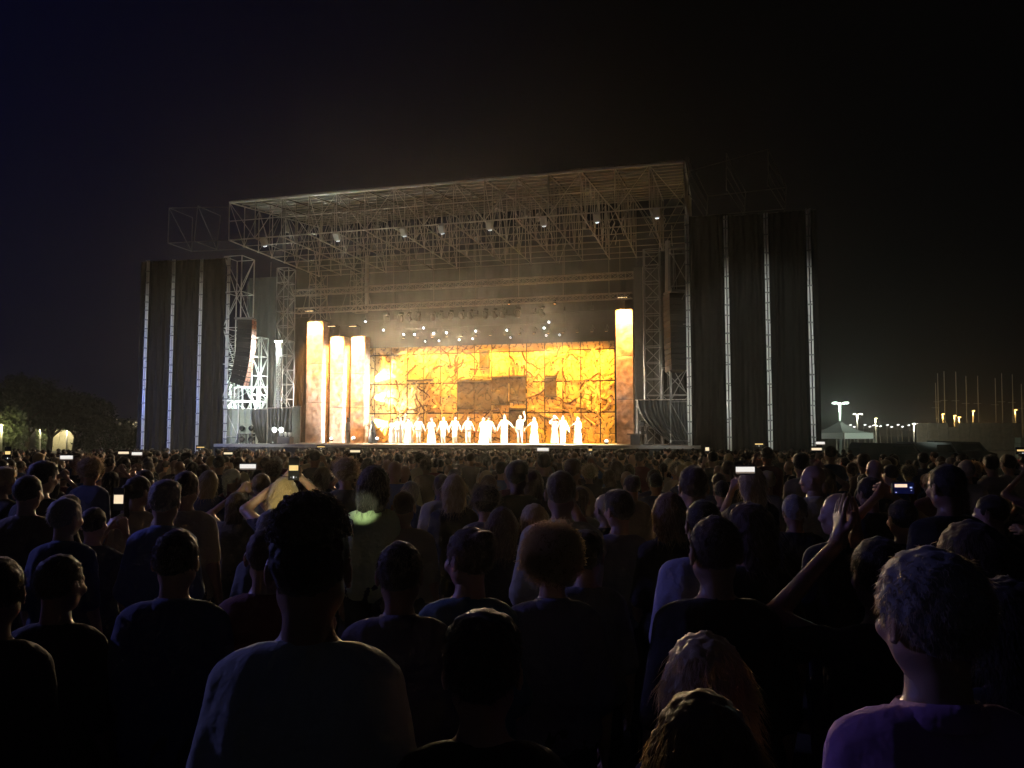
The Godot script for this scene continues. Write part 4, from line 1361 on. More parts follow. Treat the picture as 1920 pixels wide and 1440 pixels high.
func build_low_masking() -> void:
	swag(424, 473, 768, 0.7, M.cloth_pale, "wide pale grey-green cloth hung low beside the bright scaffold", 4.0, 61)
	swag(471, 500, 768, 0.75, M.cloth_dark, "dark glossy cloth swept aside next to the wide pale cloth", 4.0, 62, 0.7)
	swag(500, 550, 766, 0.9, M.cloth_dark, "dark glossy cloth hanging behind the two blinding lamps", 7.0, 63, 0.1)
	swag(549, 562, 763, 0.85, M.cloth_pale, "narrow pale grey-green cloth strip beside the outermost column", 1.5, 64)
	swag(1194, 1296, 751, 0.9, M.cloth_dark, "dark glossy cloth in long swept folds under the black loudspeaker block", 9.0, 65, 0.75)
	# floodlight mast
	var p := sp(521, 765, 2.0)
	var top := sp(521, 640, 2.0)
	var t := thing("floodlight_mast", "slim mast carrying a glaring white floodlight bar above dark cloth", "floodlight", on_stage(Vector3(p.x, DECK, p.z)))
	var mb := MB.new()
	lattice(mb, Vector3(0, 0, 0), Vector3(0, top.y - DECK - 0.1, 0), 0.2, 0.025, 0.015, 0.3)
	part("pole", mb, M.alu_bright, t)
	mb = MB.new()
	mb.box(Vector3(0, top.y - DECK, 0), Vector3(0.66, 0.16, 0.16), 0.02)
	part("lamp_housing", mb, M.grey_metal, t)
	mb = MB.new()
	mb.box(Vector3(0, top.y - DECK - 0.02, 0.09), Vector3(0.6, 0.1, 0.02), 0.004)
	part("lamp_glass", mb, M.lamp_green, t)
	spot(t, Vector3(0, top.y - DECK - 0.02, 0.16), Vector3(-2.2, top.y - DECK - 6.0, 4.0), Color(0.84, 1.0, 0.92), FLOOD, 75.0, 0.3, 1.0)
	# work lamp at the foot of the pale scaffold
	p = sp(447, 800, 2.4)
	t = thing("work_lamp", "work lamp standing inside the foot of the pale scaffold", "lamp", on_stage(Vector3(p.x, DECK, p.z)))
	mb = MB.new()
	mb.bar(Vector3.ZERO, Vector3(0, 0.9, 0), 0.02, 6); mb.box(Vector3(0, 1.0, 0), Vector3(0.4, 0.24, 0.1), 0.02)
	part("stand", mb, M.black_metal, t)
	mb = MB.new()
	mb.box(Vector3(0, 1.0, 0.056), Vector3(0.36, 0.2, 0.01), 0.003)
	part("lamp_glass", mb, M.lamp_green, t)
	spot(t, Vector3(0, 1.05, 0.12), Vector3(-0.25, 5.2, 1.0), Color(0.78, 1.0, 0.9), WORK, 80.0, 0.2, 1.0)
	# pair of blinding lamps on a flight case, and dark twin lamps before the pale cloth
	for e in [[514, 806], [527, 806]]:
		p = sp(e[0], 831, 0.25)
		var y := sp(e[0], e[1], 0.25).y - DECK
		t = thing("blinder_lamp", "blinding round white lamp on a low stand before the dark cloth", "stage light", on_stage(Vector3(p.x, DECK, p.z)), "pair of blinding lamps before the dark cloth")
		mb = MB.new()
		mb.bar(Vector3(0, 0, 0), Vector3(0, y - 0.15, 0), 0.03, 6); mb.box(Vector3(0, 0.02, 0), Vector3(0.4, 0.04, 0.4), 0.01)
		part("stand", mb, M.steel_dark, t)
		mb = MB.new()
		mb.lathe(Vector3(0, y, 0), [Vector2(0.0, 0.16), Vector2(0.12, 0.14), Vector2(0.18, 0.0), Vector2(0.175, -0.02)], 14, Basis(Vector3.RIGHT, -PI * 0.5))
		part("housing", mb, M.black_metal, t)
		mb = MB.new()
		mb.lathe(Vector3(0, y, 0), [Vector2(0.165, 0.0), Vector2(0.1, -0.03), Vector2(0.0, -0.04)], 14, Basis(Vector3.RIGHT, -PI * 0.5))
		part("lamp_lens", mb, M.lamp_blind, t)
		spot(t, Vector3(0, y, 0.1), Vector3(0.3, y + 0.4, 6.0), Color(0.9, 1.0, 0.95), 9.0, 60.0, 0.15, 1.0)
	p = sp(535, 831, 0.3)
	t = thing("flight_case", "low rack of small pale lamps and cases under the blinding lamps", "case", on_stage(Vector3(p.x, DECK, p.z)))
	mb = MB.new()
	mb.box(Vector3(0, 0.24, 0), Vector3(0.9, 0.44, 0.5), 0.03)
	part("case_body", mb, M.grey_metal, t)
	for s in [-0.3, 0.0, 0.3]:
		mb = MB.new()
		mb.lathe(Vector3(s, 0.62, 0), [Vector2(0.0, -0.16), Vector2(0.1, -0.12), Vector2(0.13, 0.05), Vector2(0.1, 0.12), Vector2(0, 0.13)], 10)
		part("small_lamp", mb, M.pale_metal, t)
	for e in [[453, 803], [470, 803]]:
		p = sp(e[0], 831, 0.2)
		var y := sp(e[0], e[1], 0.2).y - DECK
		t = thing("twin_lamp", "unlit black lamp pair on a stand before the wide pale cloth", "stage light", on_stage(Vector3(p.x, DECK, p.z)), "dark lamp stands before the wide pale cloth")
		mb = MB.new()
		for q in 4: mb.bar(Vector3([-0.2, 0.2, 0.2, -0.2][q], 0, [-0.15, -0.15, 0.15, 0.15][q]), Vector3([-0.2, 0.2, 0.2, -0.2][q], 0.62, [-0.15, -0.15, 0.15, 0.15][q]), 0.022, 5)
		mb.box(Vector3(0, 0.63, 0), Vector3(0.46, 0.04, 0.36), 0.008)
		part("stand", mb, M.black_metal, t)
		for yy in [0.3, y]:
			mb = MB.new()
			mb.lathe(Vector3(0, yy, 0), [Vector2(0.0, 0.18), Vector2(0.14, 0.15), Vector2(0.19, 0.0), Vector2(0.12, -0.12), Vector2(0.0, -0.13)], 14, Basis(Vector3.RIGHT, -PI * 0.5))
			part("lamp_head", mb, M.black_metal, t)
	# gear on the stage's far end
	p = sp(1192, 829, 0.3)
	t = thing("equipment_case", "dark equipment case with a cable tray beside the swept cloth", "case", on_stage(Vector3(p.x, DECK, p.z)))
	mb = MB.new()
	mb.box(Vector3(0, 0.3, 0), Vector3(0.55, 0.56, 0.5), 0.02); mb.box(Vector3(-0.1, 0.62, 0), Vector3(0.7, 0.06, 0.56), 0.01)
	part("case_body", mb, M.black_metal, t)
	p = sp(1204, 829, 0.2)
	t = thing("camera_tripod", "dark tripod with a small camera in front of the swept cloth", "tripod", on_stage(Vector3(p.x, DECK, p.z)))
	for q in 3:
		mb = MB.new()
		mb.bar(Vector3(0, 1.05, 0), Vector3(cos(q * 2.1) * 0.28, 0, sin(q * 2.1) * 0.28), 0.02, 5)
		part("leg", mb, M.black_metal, t)
	mb = MB.new()
	mb.box(Vector3(0, 1.18, 0), Vector3(0.3, 0.26, 0.4), 0.03)
	part("camera_body", mb, M.black_metal, t)
	# lit lamps along the front lip of the stage
	var k := 0
	for e in [[621, 822], [663, 821], [707, 822], [1137, 827]]:
		p = sp(e[0], e[1], 2.4 if k < 3 else 0.4)
		p.y = maxf(p.y, DECK + 0.16)
		t = thing("footlight", "small glowing round lamp on the stage floor " + ["beside the tallest set column", "between the twin set columns", "behind the robed figure", "at the foot of the single set column"][k], "stage light", on_stage(p))
		mb = MB.new()
		mb.box(Vector3(0, -0.11, -0.02), Vector3(0.2, 0.1, 0.2), 0.01)
		part("stand", mb, M.black_metal, t)
		mb = MB.new()
		mb.lathe(Vector3.ZERO, [Vector2(0, -0.1), Vector2(0.08, -0.06), Vector2(0.11, 0.0), Vector2(0.08, 0.06), Vector2(0, 0.1)], 12)
		part("lamp_globe", mb, M.lamp_cool_small, t)
		k += 1

# ------------------------------------------------------------------ performers
func build_performers() -> void:
	var kinds := {
		"link": {"arms": ["link", "link"], "hair": "short", "sleeve": 0.95, "stance": 0.07, "build": 1.05},
		"link_gown": {"arms": ["link", "link"], "hair": "long", "sleeve": 0.4, "dress": true, "flare": 0.35, "build": 0.9, "h": 1.66},
		"wide": {"arms": ["wide", "link"], "hair": "thick", "sleeve": 0.95, "dress": true, "flare": 0.12, "build": 1.05, "h": 1.78},
		"wave": {"arms": ["wave", "down"], "hair": "short", "sleeve": 0.95, "build": 1.1, "h": 1.78},
		"overhead": {"arms": ["high", "brow"], "hair": "bun", "sleeve": 0.4, "dress": true, "flare": 0.25, "build": 0.88, "h": 1.68},
		"gown": {"arms": ["front", "wide"], "hair": "bun", "sleeve": 0.5, "dress": true, "flare": 0.3, "build": 0.92, "h": 1.64},
		"robe": {"arms": ["down", "front"], "hair": "crop", "sleeve": 0.95, "dress": true, "flare": 0.3, "build": 1.1, "h": 1.8},
	}
	var made := {}
	for k in kinds:
		var o: Dictionary = kinds[k]
		o.cell = 0.026
		made[k] = commit_person(person_mesh(o))
	var white := {"skin": M.skin[0], "hair": M.hair[0], "shirt": M.white_cloth, "trousers": M.white_cloth}
	var list := [
		[735, "gown", "performer in a white gown at the outer end of the bowing line", 3.6], [746, "link", "performer in white suit, second from the outer end of the line", 3.2],
		[754, "wave", "performer in white with one arm raised among the crowded end of the line", 4.1], [766, "link_gown", "performer in a white gown beside the figure in pale tunic", 3.0],
		[785, "link", "broad performer in white suit holding hands before the yellow wall", 3.1], [809, "link_gown", "performer in flared white gown, hand in hand between two suits", 3.0],
		[831, "link", "performer in white suit holding hands beside the flared gown", 3.0], [853, "link", "performer in white suit in the middle of the linked chain", 3.0],
		[878, "link", "performer in white suit with legs apart at the end of the linked chain", 3.0], [906, "link_gown", "performer in white gown standing close against a neighbour in white", 2.9],
		[917, "link", "performer in white suit standing close behind a white gown", 3.5], [945, "wide", "tall performer in a long white robe with arms spread", 3.0],
		[975, "wave", "performer in white suit with one hand lifted high, next to the long robe", 3.0], [1001, "gown", "performer in slim white gown holding an arm out", 2.9],
		[1040, "overhead", "performer in white gown with both arms lifted over the head", 3.6], [1055, "link", "performer in white suit next to the figure with lifted arms", 3.0],
		[1083, "gown", "performer in slim white gown alone at the inner end of the line", 3.0]]
	var n := 0
	for e in list:
		var p := sp(e[0], 831, e[3])
		var t := dress(made[e[1]], e[2], on_stage(Vector3(p.x, DECK + 0.002, -e[3]), PI + 0.2 * sin(n * 1.9)), white, "performers bowing in a line on stage")
		n += 1
	var p := sp(698, 831, 3.0)
	dress(made.robe, "performer in a long black robe walking behind the third set column", on_stage(Vector3(p.x, DECK + 0.002, -3.0), PI * 0.6), {"skin": M.skin[0], "hair": M.hair[4], "shirt": M.black_robe, "trousers": M.black_robe}, "")
	p = sp(652, 831, 4.2)
	dress(made.link, "performer in white half hidden beside the middle set column", on_stage(Vector3(p.x, DECK + 0.002, -4.2), PI * 0.7), white, "performers bowing in a line on stage")

# ------------------------------------------------------------------ the crowd
var placed: Array = []
func clear_of(p: Vector3, gap: float) -> bool:
	for q in placed:
		if Vector2(p.x - q.x, p.z - q.z).length() < gap: return false
	return true

func near_person(px: float, top: float, away: float, o: Dictionary, looks: Dictionary, label: String) -> Node3D:
	var c := at(px, top, away)
	var g := ground(-away)
	o.h = clampf(c.y - g, 1.4, 1.95)
	if not o.has("cell"): o.cell = 0.018 if away < 3.2 else 0.022
	if not o.has("strands"): o.strands = 5000 if away < 3.3 else 900
	o.hair_cell = 0.009 if away < 3.3 else 0.012
	o.seed = int(px)
	var d := commit_person(person_mesh(o))
	var t := dress(d, label, Transform3D(Basis(Vector3.UP, o.get("face", 0.0)), Vector3(c.x, g, -away)), looks, "")
	placed.append(Vector3(c.x, 0, -away))
	return t

func wear(skin: int, hair: int, shirt: Material, trousers: Material = null) -> Dictionary:
	return {"skin": M.skin[skin], "hair": M.hair[hair], "shirt": shirt, "trousers": trousers if trousers else M.trousers[0]}

func build_near_crowd() -> void:
	near_person(582, 966, 1.78, {"hair": "fade", "head": 0, "sleeve": 0.42, "build": 0.98, "folds": 0.007, "cell": 0.013, "strands": 6000, "arms": ["down", "down"]}, wear(1, 0, M.tee_pale), "person with thick dark hair and big ears, blue-lit pale T-shirt shoulder")
	near_person(331, 998, 2.95, {"hair": "short", "sleeve": 0.5, "collar": true, "build": 1.15}, wear(1, 0, M.navy), "person with cropped dark hair in a navy collared shirt, broad shoulders")
	near_person(750, 1021, 2.75, {"hair": "short", "head": 1, "sleeve": 0.5, "collar": true, "build": 1.08}, wear(2, 0, M.dusk_check), "person with smooth short hair in dim collared shirt before the beige shirt")
	near_person(878, 996, 3.0, {"hair": "bun", "turn": 0.75, "sleeve": 0.6, "build": 0.95}, wear(0, 1, M.teal), "person in profile with glasses and tied-up hair, blue-edged top")
	near_person(1035, 1004, 3.05, {"hair": "curly", "head": 1, "sleeve": 0.6, "build": 0.98, "strands": 3400, "collar": true}, wear(0, 5, M.denim), "person with frizzy curly hair rimmed gold by the stage")
	near_person(1340, 973, 2.65, {"hair": "short", "turn": 0.12, "sleeve": 0.5, "build": 1.1}, wear(1, 1, M.black_tee), "person with short reddish-brown hair in a black T-shirt")
	near_person(1318, 941, 3.7, {"hair": "short", "sleeve": 0.5, "build": 1.2, "turn": 0.1}, wear(1, 0, M.lilac), "person in a pale lilac shirt behind the reddish short-haired person")
	near_person(1650, 1016, 2.5, {"hair": "tail", "arms": ["clap_high", "clap_high"], "sleeve": 0.3, "build": 0.9}, wear(2, 0, M.black_tee), "person clapping with both hands raised above the head")
	near_person(1745, 1046, 1.5, {"hair": "wavy", "head": 1, "sleeve": 0.5, "collar": true, "build": 1.0, "strands": 6000, "cell": 0.015, "turn": 0.12}, wear(0, 4, M.magenta), "grey-haired person with a purple-lit upturned collar")
	near_person(1322, 1206, 1.8, {"hair": "bob", "sleeve": 0.5, "build": 0.88, "strands": 4200, "cell": 0.016}, wear(0, 3, M.black_tee), "short blonde person with violet-lit smooth bobbed hair")
	near_person(1318, 1318, 1.36, {"hair": "long", "sleeve": 0.5, "build": 0.92, "strands": 4200, "cell": 0.016}, wear(0, 2, M.black_tee), "short person with tawny hair standing behind the blonde bob")
	near_person(905, 1166, 1.7, {"hair": "thick", "sleeve": 0.5, "build": 0.95, "strands": 3500, "cell": 0.016}, wear(1, 0, M.black_tee), "short person with dark fuzzy hair behind the frizzy gold-rimmed head")
	near_person(123, 939, 4.7, {"hair": "crop", "sleeve": 0.5, "collar": true, "turn": -0.3}, wear(0, 4, M.navy), "grey-haired person in a blue collared shirt with a blue-lit cheek")
	near_person(309, 906, 4.7, {"hair": "thick", "sleeve": 0.6, "collar": true, "turn": 0.1}, wear(0, 4, M.blue_shirt), "person with thick grey hair in a blue shirt beside a beige T-shirt")
	near_person(349, 886, 5.5, {"hair": "short", "sleeve": 0.4, "build": 1.15}, wear(1, 1, M.beige), "person with short brown hair in a beige T-shirt beside thick grey hair")
	near_person(510, 961, 4.4, {"hair": "crop", "sleeve": 0.5}, wear(0, 4, M.grey_tee), "person with round grey head partly hidden behind thick dark hair")
	near_person(757, 923, 5.4, {"hair": "buzz", "sleeve": 0.45, "build": 1.25}, wear(1, 1, M.beige), "broad person with shaved hair in a loose beige shirt")
	near_person(941, 956, 4.6, {"hair": "long", "sleeve": 0.5, "build": 0.92}, wear(0, 1, M.black_tee), "person with long smooth brown hair in front of the frizzy head")
	near_person(1052, 886, 4.4, {"hair": "short", "sleeve": 0.6, "collar": true, "build": 1.2, "arms": ["down", "film"]}, wear(1, 1, M.cream_shirt), "person in a cream collared shirt with one arm raised to film")
	near_person(1160, 924, 4.8, {"hair": "thick", "sleeve": 0.5, "turn": 0.5}, wear(1, 0, M.grey_tee), "person with thick dark hair holding a lit phone at the cheek")
	near_person(533, 900, 5.6, {"hair": "long", "arms": ["high", "high"], "sleeve": 0.25, "build": 0.92}, wear(0, 3, M.black_tee), "blonde person with both bare arms raised, phone held overhead")
	near_person(701, 880, 5.4, {"hair": "bob", "sleeve": 0.4}, wear(0, 0, M.lime), "person with dark bobbed hair in a lime-white T-shirt")
	near_person(852, 893, 6.6, {"hair": "long"}, wear(0, 3, M.black_tee), "person with pale rim-lit long hair in the middle of the crowd")
	near_person(1410, 878, 6.4, {"hair": "long", "arms": ["film", "film"]}, wear(0, 3, M.black_tee), "blonde person filming under a bright upright screen")
	near_person(1524, 873, 6.6, {"hair": "bald", "turn": 0.9, "collar": true}, wear(0, 0, M.cream_shirt), "bald person in profile with a pale collared shirt")
	near_person(1573, 925, 4.2, {"hair": "bald", "turn": 0.8}, wear(0, 0, M.black_tee), "bald person in profile behind the raised clapping hands")
	near_person(1775, 874, 4.4, {"hair": "short", "turn": 0.2, "build": 1.1}, wear(2, 0, M.black_tee), "person with reddish lit neck and dark short hair beside a small camera")
	near_person(1692, 940, 4.6, {"hair": "short", "arms": ["high", "high"]}, wear(1, 0, M.black_tee), "person holding a small camera up with both hands")
	near_person(1822, 988, 2.35, {"hair": "long", "build": 0.95}, wear(0, 1, M.black_tee), "person with long brown hair ahead of the grey-haired person")
	near_person(1858, 930, 4.8, {"hair": "buzz", "turn": 0.7}, wear(1, 0, M.black_tee), "person with shaved head and warm-lit temple near the small camera")
	near_person(1405, 952, 3.5, {"hair": "bob", "turn": 0.4}, wear(1, 1, M.black_tee), "person with dark brown bob behind the black T-shirt")
	near_person(1255, 930, 4.7, {"hair": "bob"}, wear(1, 2, M.black_tee), "person with copper rim-lit bobbed hair ahead of the lilac shirt")
	near_person(1300, 878, 4.9, {"hair": "bun", "arms": ["clap", "clap"]}, wear(1, 1, M.black_tee), "person with tied hair between the phone-lit cheek and the blonde filming")
	near_person(1098, 1002, 3.6, {"hair": "thick"}, wear(0, 0, M.grey_tee), "person with dark wavy hair squeezed beside the frizzy head")
	near_person(112, 1045, 2.9, {"hair": "short", "turn": -0.2}, wear(2, 0, M.black_tee), "dark-clad person with a faintly lit ear beside the navy collared shirt")
	near_person(-8, 1050, 2.5, {"hair": "short", "turn": 0.3}, wear(2, 0, M.black_tee), "dark-clad person in profile with a red-lit nose")
	near_person(1890, 1100, 2.0, {"hair": "bob", "arms": ["clap", "clap"], "cell": 0.018}, wear(2, 0, M.black_tee), "person with reddish bare arm beside the grey-haired person")

func phone_screens() -> Array:
	# what a phone shows while it films: a dark frame with the bright stage across it
	var out := []
	for k in 4:
		var im := Image.create(48, 48, false, Image.FORMAT_RGB8)
		im.fill(Color(0.02, 0.02, 0.03))
		if k == 0: im.fill_rect(Rect2i(2, 14, 44, 20), Color(1, 0.9, 0.75))
		elif k == 1:
			im.fill_rect(Rect2i(0, 8, 48, 34), Color(0.95, 0.93, 0.9)); im.fill_rect(Rect2i(0, 34, 48, 8), Color(0.5, 0.45, 0.4))
		elif k == 2:
			im.fill_rect(Rect2i(3, 16, 42, 12), Color(1, 0.85, 0.55)); im.fill_rect(Rect2i(21, 40, 6, 5), Color(1, 1, 1)); im.fill_rect(Rect2i(10, 41, 4, 3), Color(0.5, 0.5, 0.5)); im.fill_rect(Rect2i(34, 41, 4, 3), Color(0.5, 0.5, 0.5))
		else:
			im.fill(Color(0.03, 0.04, 0.16)); im.fill_rect(Rect2i(2, 6, 30, 14), Color(1, 0.86, 0.74)); im.fill_rect(Rect2i(38, 18, 6, 6), Color(0.7, 0.75, 1)); im.fill_rect(Rect2i(40, 32, 3, 3), Color(0.8, 0.8, 1)); im.fill_rect(Rect2i(3, 40, 4, 4), Color(0.7, 0.7, 1))
		var tx := ImageTexture.create_from_image(im)
		var m := mat(Color(0.02, 0.02, 0.02), 0.2)
		m.emission_enabled = true; m.emission = Color.WHITE; m.emission_texture = tx; m.emission_operator = BaseMaterial3D.EMISSION_OP_MULTIPLY; m.emission_energy_multiplier = [1.0, 1.0, 1.0, 1.1][k]
		out.append(m)
	return out

func build_crowd() -> void:
	var screens := phone_screens()
	# ready-made figures for the mid crowd
	var kinds := [
		{"hair": "short", "arms": ["down", "down"], "build": 1.08, "word": "short %s hair"},
		{"hair": "long", "arms": ["front", "front"], "build": 0.9, "h": 1.64, "word": "long %s hair"},
		{"hair": "crop", "arms": ["pocket", "down"], "build": 1.2, "turn": 0.1, "word": "cropped %s hair, broad back"},
		{"hair": "bob", "arms": ["clap", "clap"], "build": 0.92, "h": 1.62, "word": "bobbed %s hair, clapping"},
		{"hair": "thick", "arms": ["down", "pocket"], "build": 1.0, "turn": -0.35, "h": 1.78, "word": "thick %s hair"},
		{"hair": "bun", "arms": ["front", "down"], "build": 0.9, "h": 1.62, "turn": 0.2, "word": "%s hair in a bun"},
		{"hair": "bald", "arms": ["front", "front"], "build": 1.15, "head": 1, "word": "a bald head"},
		{"hair": "tail", "arms": ["down", "down"], "build": 0.9, "h": 1.66, "turn": -0.25, "word": "a %s pony tail"},
		{"hair": "curly", "arms": ["pocket", "down"], "build": 0.98, "word": "curly %s hair"}]
	var film := [
		{"hair": "short", "arms": ["film", "film"], "build": 1.05, "word": "short %s hair", "hold": Vector3(0, 1.76, -0.36)},
		{"hair": "long", "arms": ["high", "high"], "build": 0.9, "h": 1.65, "word": "long %s hair", "hold": Vector3(0, 1.9, -0.3)}]
	var made := []
	for o in kinds + film:
		o.cell = 0.03
		o.hair_cell = 0.015
		o.strands = 500
		made.append(commit_person(person_mesh(o)))
	var shirts := [["black", M.black_tee], ["charcoal", M.grey_dark], ["dark blue", M.navy], ["wine-red", M.wine], ["beige", M.beige], ["pale grey", M.grey_tee], ["dark", M.black_tee], ["blue", M.blue_shirt], ["brown", M.brown_tee], ["cream", M.cream_shirt]]
	var hairs := [["dark", 0], ["brown", 1], ["grey", 4], ["blonde", 3], ["dark", 0], ["brown", 1]]
	rng.seed = 11
	# the ones who film, under their phones
	var list := [[223, 936, 5.4, 0], [125, 858, 9.0, 1], [15, 850, 9.0, 0], [232, 849, 10.0, 1], [257, 851, 11.0, 1], [376, 839, 13.0, 1], [428, 850, 12.0, 1],
		[465, 875, 7.2, 1], [602, 838, 13.0, 1], [666, 846, 10.5, 1], [1018, 843, 10.0, 1], [1107, 844, 14.0, 0], [1326, 842, 14.0, 0], 
		[1397, 881, 6.0, 1], [1423, 833, 12.5, 1], [1531, 842, 10.0, 1], [1538, 831, 13.0, 1], [1917, 845, 8.5, 1], [545, 962, 3.5, 0]]
	var k := 0
	for e in list:
		var p := at(e[0], e[1], e[2])
		var g := ground(-e[2])
		var f := k % 2
		var hold: Vector3 = film[f].hold
		var sc := clampf((p.y - g) / hold.y, 0.86, 1.12)
		var feet := Vector3(p.x, g, p.z - hold.z * sc)
		var sh: Array = shirts[rng.randi() % 4]
		var hr: Array = hairs[rng.randi() % 2]
		if e[0] != 1397:
			var t := dress(made[kinds.size() + f], "person with %s in a %s top holding up a lit phone" % [film[f].word % hr[0], sh[0]], Transform3D(Basis.from_scale(Vector3.ONE * sc), feet), wear(k % 3, hr[1], sh[1]), "people in the crowd filming with phones")
			placed.append(feet)
		var land: bool = e[3] == 1
		if e[2] > 4.0: make_phone(land, screens[k % 3], ["upright", "sideways"][e[3]] + " phone with a glowing screen held up in the crowd", Transform3D(Basis(Vector3.UP, 0.1 * sin(k * 3.1)), p))
		k += 1
	# the small camera with its lit display
	var cp := at(1692, 915, 4.25)
	var cam := thing("compact_camera", "small camera with a blue and white lit display held overhead", "camera", Transform3D(Basis.IDENTITY, cp))
	var mb := MB.new()
	mb.box(Vector3.ZERO, Vector3(0.118, 0.07, 0.035), 0.008)
	part("casing", mb, M.phone_case, cam)
	mb = MB.new()
	mb.quad(Vector3(-0.056, -0.03, 0.019), Vector3(0.054, -0.03, 0.019), Vector3(0.054, 0.03, 0.019), Vector3(-0.056, 0.03, 0.019))
	part("screen", mb, screens[3], cam)
	mb = MB.new()
	mb.bar(Vector3(0, 0, -0.018), Vector3(0, 0, -0.05), 0.026, 14)
	part("lens_barrel", mb, M.lens, cam)
	# a phone over the blonde's head, and one whose torch lights her hair and a neighbour's shirt
	make_phone(false, screens[2], "upright phone held overhead by the blonde with bare arms", Transform3D(Basis.IDENTITY, at(551, 879, 5.3)))
	var torch := make_phone(false, screens[1], "phone with its torch switched on, lighting the blonde hair ahead", Transform3D(Basis.IDENTITY, at(546, 961, 3.5)))
	mb = MB.new()
	mb.bar(Vector3(-0.015, 0.06, -0.005), Vector3(-0.015, 0.06, -0.007), 0.004, 8)
	part("torch_lamp", mb, M.lamp_cool_small, torch)
	spot(torch, Vector3(-0.015, 0.06, -0.02), at(533, 918, 5.6) - torch.position, Color(1.0, 0.9, 0.5), 3.5, 8.0, 0.01, 0.8)
	spot(torch, Vector3(-0.015, 0.06, -0.02), at(686, 952, 5.4) - torch.position, Color(0.85, 1.0, 0.6), 3.5, 4.0, 0.01, 0.8)
	# the mid crowd: one by one, nearest first
	var spots := []
	var z := 5.2
	while z < 23.0:
		var half := z * 0.69 + 0.6
		var x := -half + rng.randf() * 0.7
		while x < half:
			spots.append(Vector3(x + rng.randf_range(-0.22, 0.22), 0, -z + rng.randf_range(-0.25, 0.25)))
			x += rng.randf_range(0.72, 1.15)
		z += 0.82
	var count := 0
	for p in spots:
		if count >= 232: break
		if not clear_of(p, 0.52): continue
		var px: float = 960.0 + FOCAL * p.x / -p.z
		if p.z > -6.6 and rng.randf() < 0.25: continue
		placed.append(p)
		var kd := rng.randi() % kinds.size()
		var sh: Array = shirts[rng.randi() % shirts.size()]
		var hr: Array = hairs[rng.randi() % hairs.size()]
		var word: String = kinds[kd].word
		if word.contains("%s"): word = word % hr[0]
		var lab := "person with %s, %s top, in the dark crowd" % [word, sh[0]]
		var face := atan2(-(STAGE_AT.x - 2.0 - p.x), -(STAGE_AT.z - p.z)) * 0.8
		dress(made[kd], lab, Transform3D(Basis(Vector3.UP, face + rng.randf_range(-0.3, 0.3)).scaled(Vector3.ONE * rng.randf_range(0.92, 1.04)), Vector3(p.x, ground(p.z), p.z)), wear(rng.randi() % 3, hr[1], sh[1], M.trousers[rng.randi() % 3]), "people standing in the crowd")
		count += 1
	# the far crowd reads as one mass
	var far := MB.new()
	far.tint = Color(0.45, 0.3, 0.22)
	var src: Dictionary = person_mesh({"cell": 0.045, "hair": "short", "hair_cell": 0.022, "strands": 0})
	far.add(src.body)
	far.tint = Color(0.05, 0.035, 0.03); far.add(src.hair)
	far.tint = Color(0.12, 0.1, 0.1); far.add(src.shirt); far.add(src.trousers)
	var mm := MultiMesh.new()
	mm.transform_format = MultiMesh.TRANSFORM_3D
	mm.use_colors = true
	mm.mesh = far.mesh(true)
	var xs := []
	z = -placed[placed.size() - 1].z - 0.3
	while z < 41.0:
		var half := z * 0.67
		var x := -half
		while x < half:
			var p := Vector3(x + rng.randf_range(-0.25, 0.25), 0, -z + rng.randf_range(-0.3, 0.3))
			var local := stage_basis.inverse() * (p - STAGE_AT)
			if local.z > 2.2 and not (p.x > 0.44 * z and z > 20.0): xs.append(p)
			x += rng.randf_range(0.75, 1.25)
		z += 0.95
	mm.instance_count = xs.size()
	for j in xs.size():
		var p: Vector3 = xs[j]
		mm.set_instance_transform(j, Transform3D(Basis(Vector3.UP, rng.randf_range(-0.5, 0.5)).scaled(Vector3.ONE * rng.randf_range(0.88, 1.02)), Vector3(p.x, ground(p.z), p.z)))
		var c := rng.randf_range(0.4, 1.2)
		mm.set_instance_color(j, Color(c, c * rng.randf_range(0.85, 1.0), c * rng.randf_range(0.8, 1.0)))
	var inst := MultiMeshInstance3D.new()
	inst.name = numbered("crowd"); inst.multimesh = mm; inst.material_override = M.tinted
	add_child(inst)
	tag(inst, "dense distant mass of standing people between the crowd and the stage", "crowd", "", "stuff")
	print("people: ", count, " far: ", xs.size())

# ------------------------------------------------------------------ round about
func leaf_crown(mb: MB, at_: Vector3, rad: Vector3, clumps: int, leaves: int, size: float, sd: int, flat_base := 0.0) -> void:
	var r := RandomNumberGenerator.new()
	r.seed = sd
	for k in clumps:
		var d := Vector3(r.randf_range(-1, 1), r.randf_range(-1, 1), r.randf_range(-1, 1))
		while d.length() > 1.0: d = Vector3(r.randf_range(-1, 1), r.randf_range(-1, 1), r.randf_range(-1, 1))
		d = d.normalized() * pow(d.length(), 0.5)
		if flat_base > 0.0: d.y = maxf(d.y, -flat_base)
		var c := at_ + d * rad
		var cr := r.randf_range(0.5, 1.0) * minf(rad.x, rad.y) * 0.35
		for j in leaves:
			var e := Vector3(r.randfn(), r.randfn() * 0.7, r.randfn()) * cr * 0.6
			var a := Vector3(r.randf_range(-1, 1), r.randf_range(-1, 1), r.randf_range(-1, 1)).normalized()
			var b := a.cross(Vector3(r.randf_range(-1, 1), r.randf_range(-1, 1), r.randf_range(-1, 1)).normalized()).normalized()
			var s := size * r.randf_range(0.6, 1.3)
			mb.tri(c + e, c + e + a * s, c + e + a * s * 0.5 + b * s * 0.5)

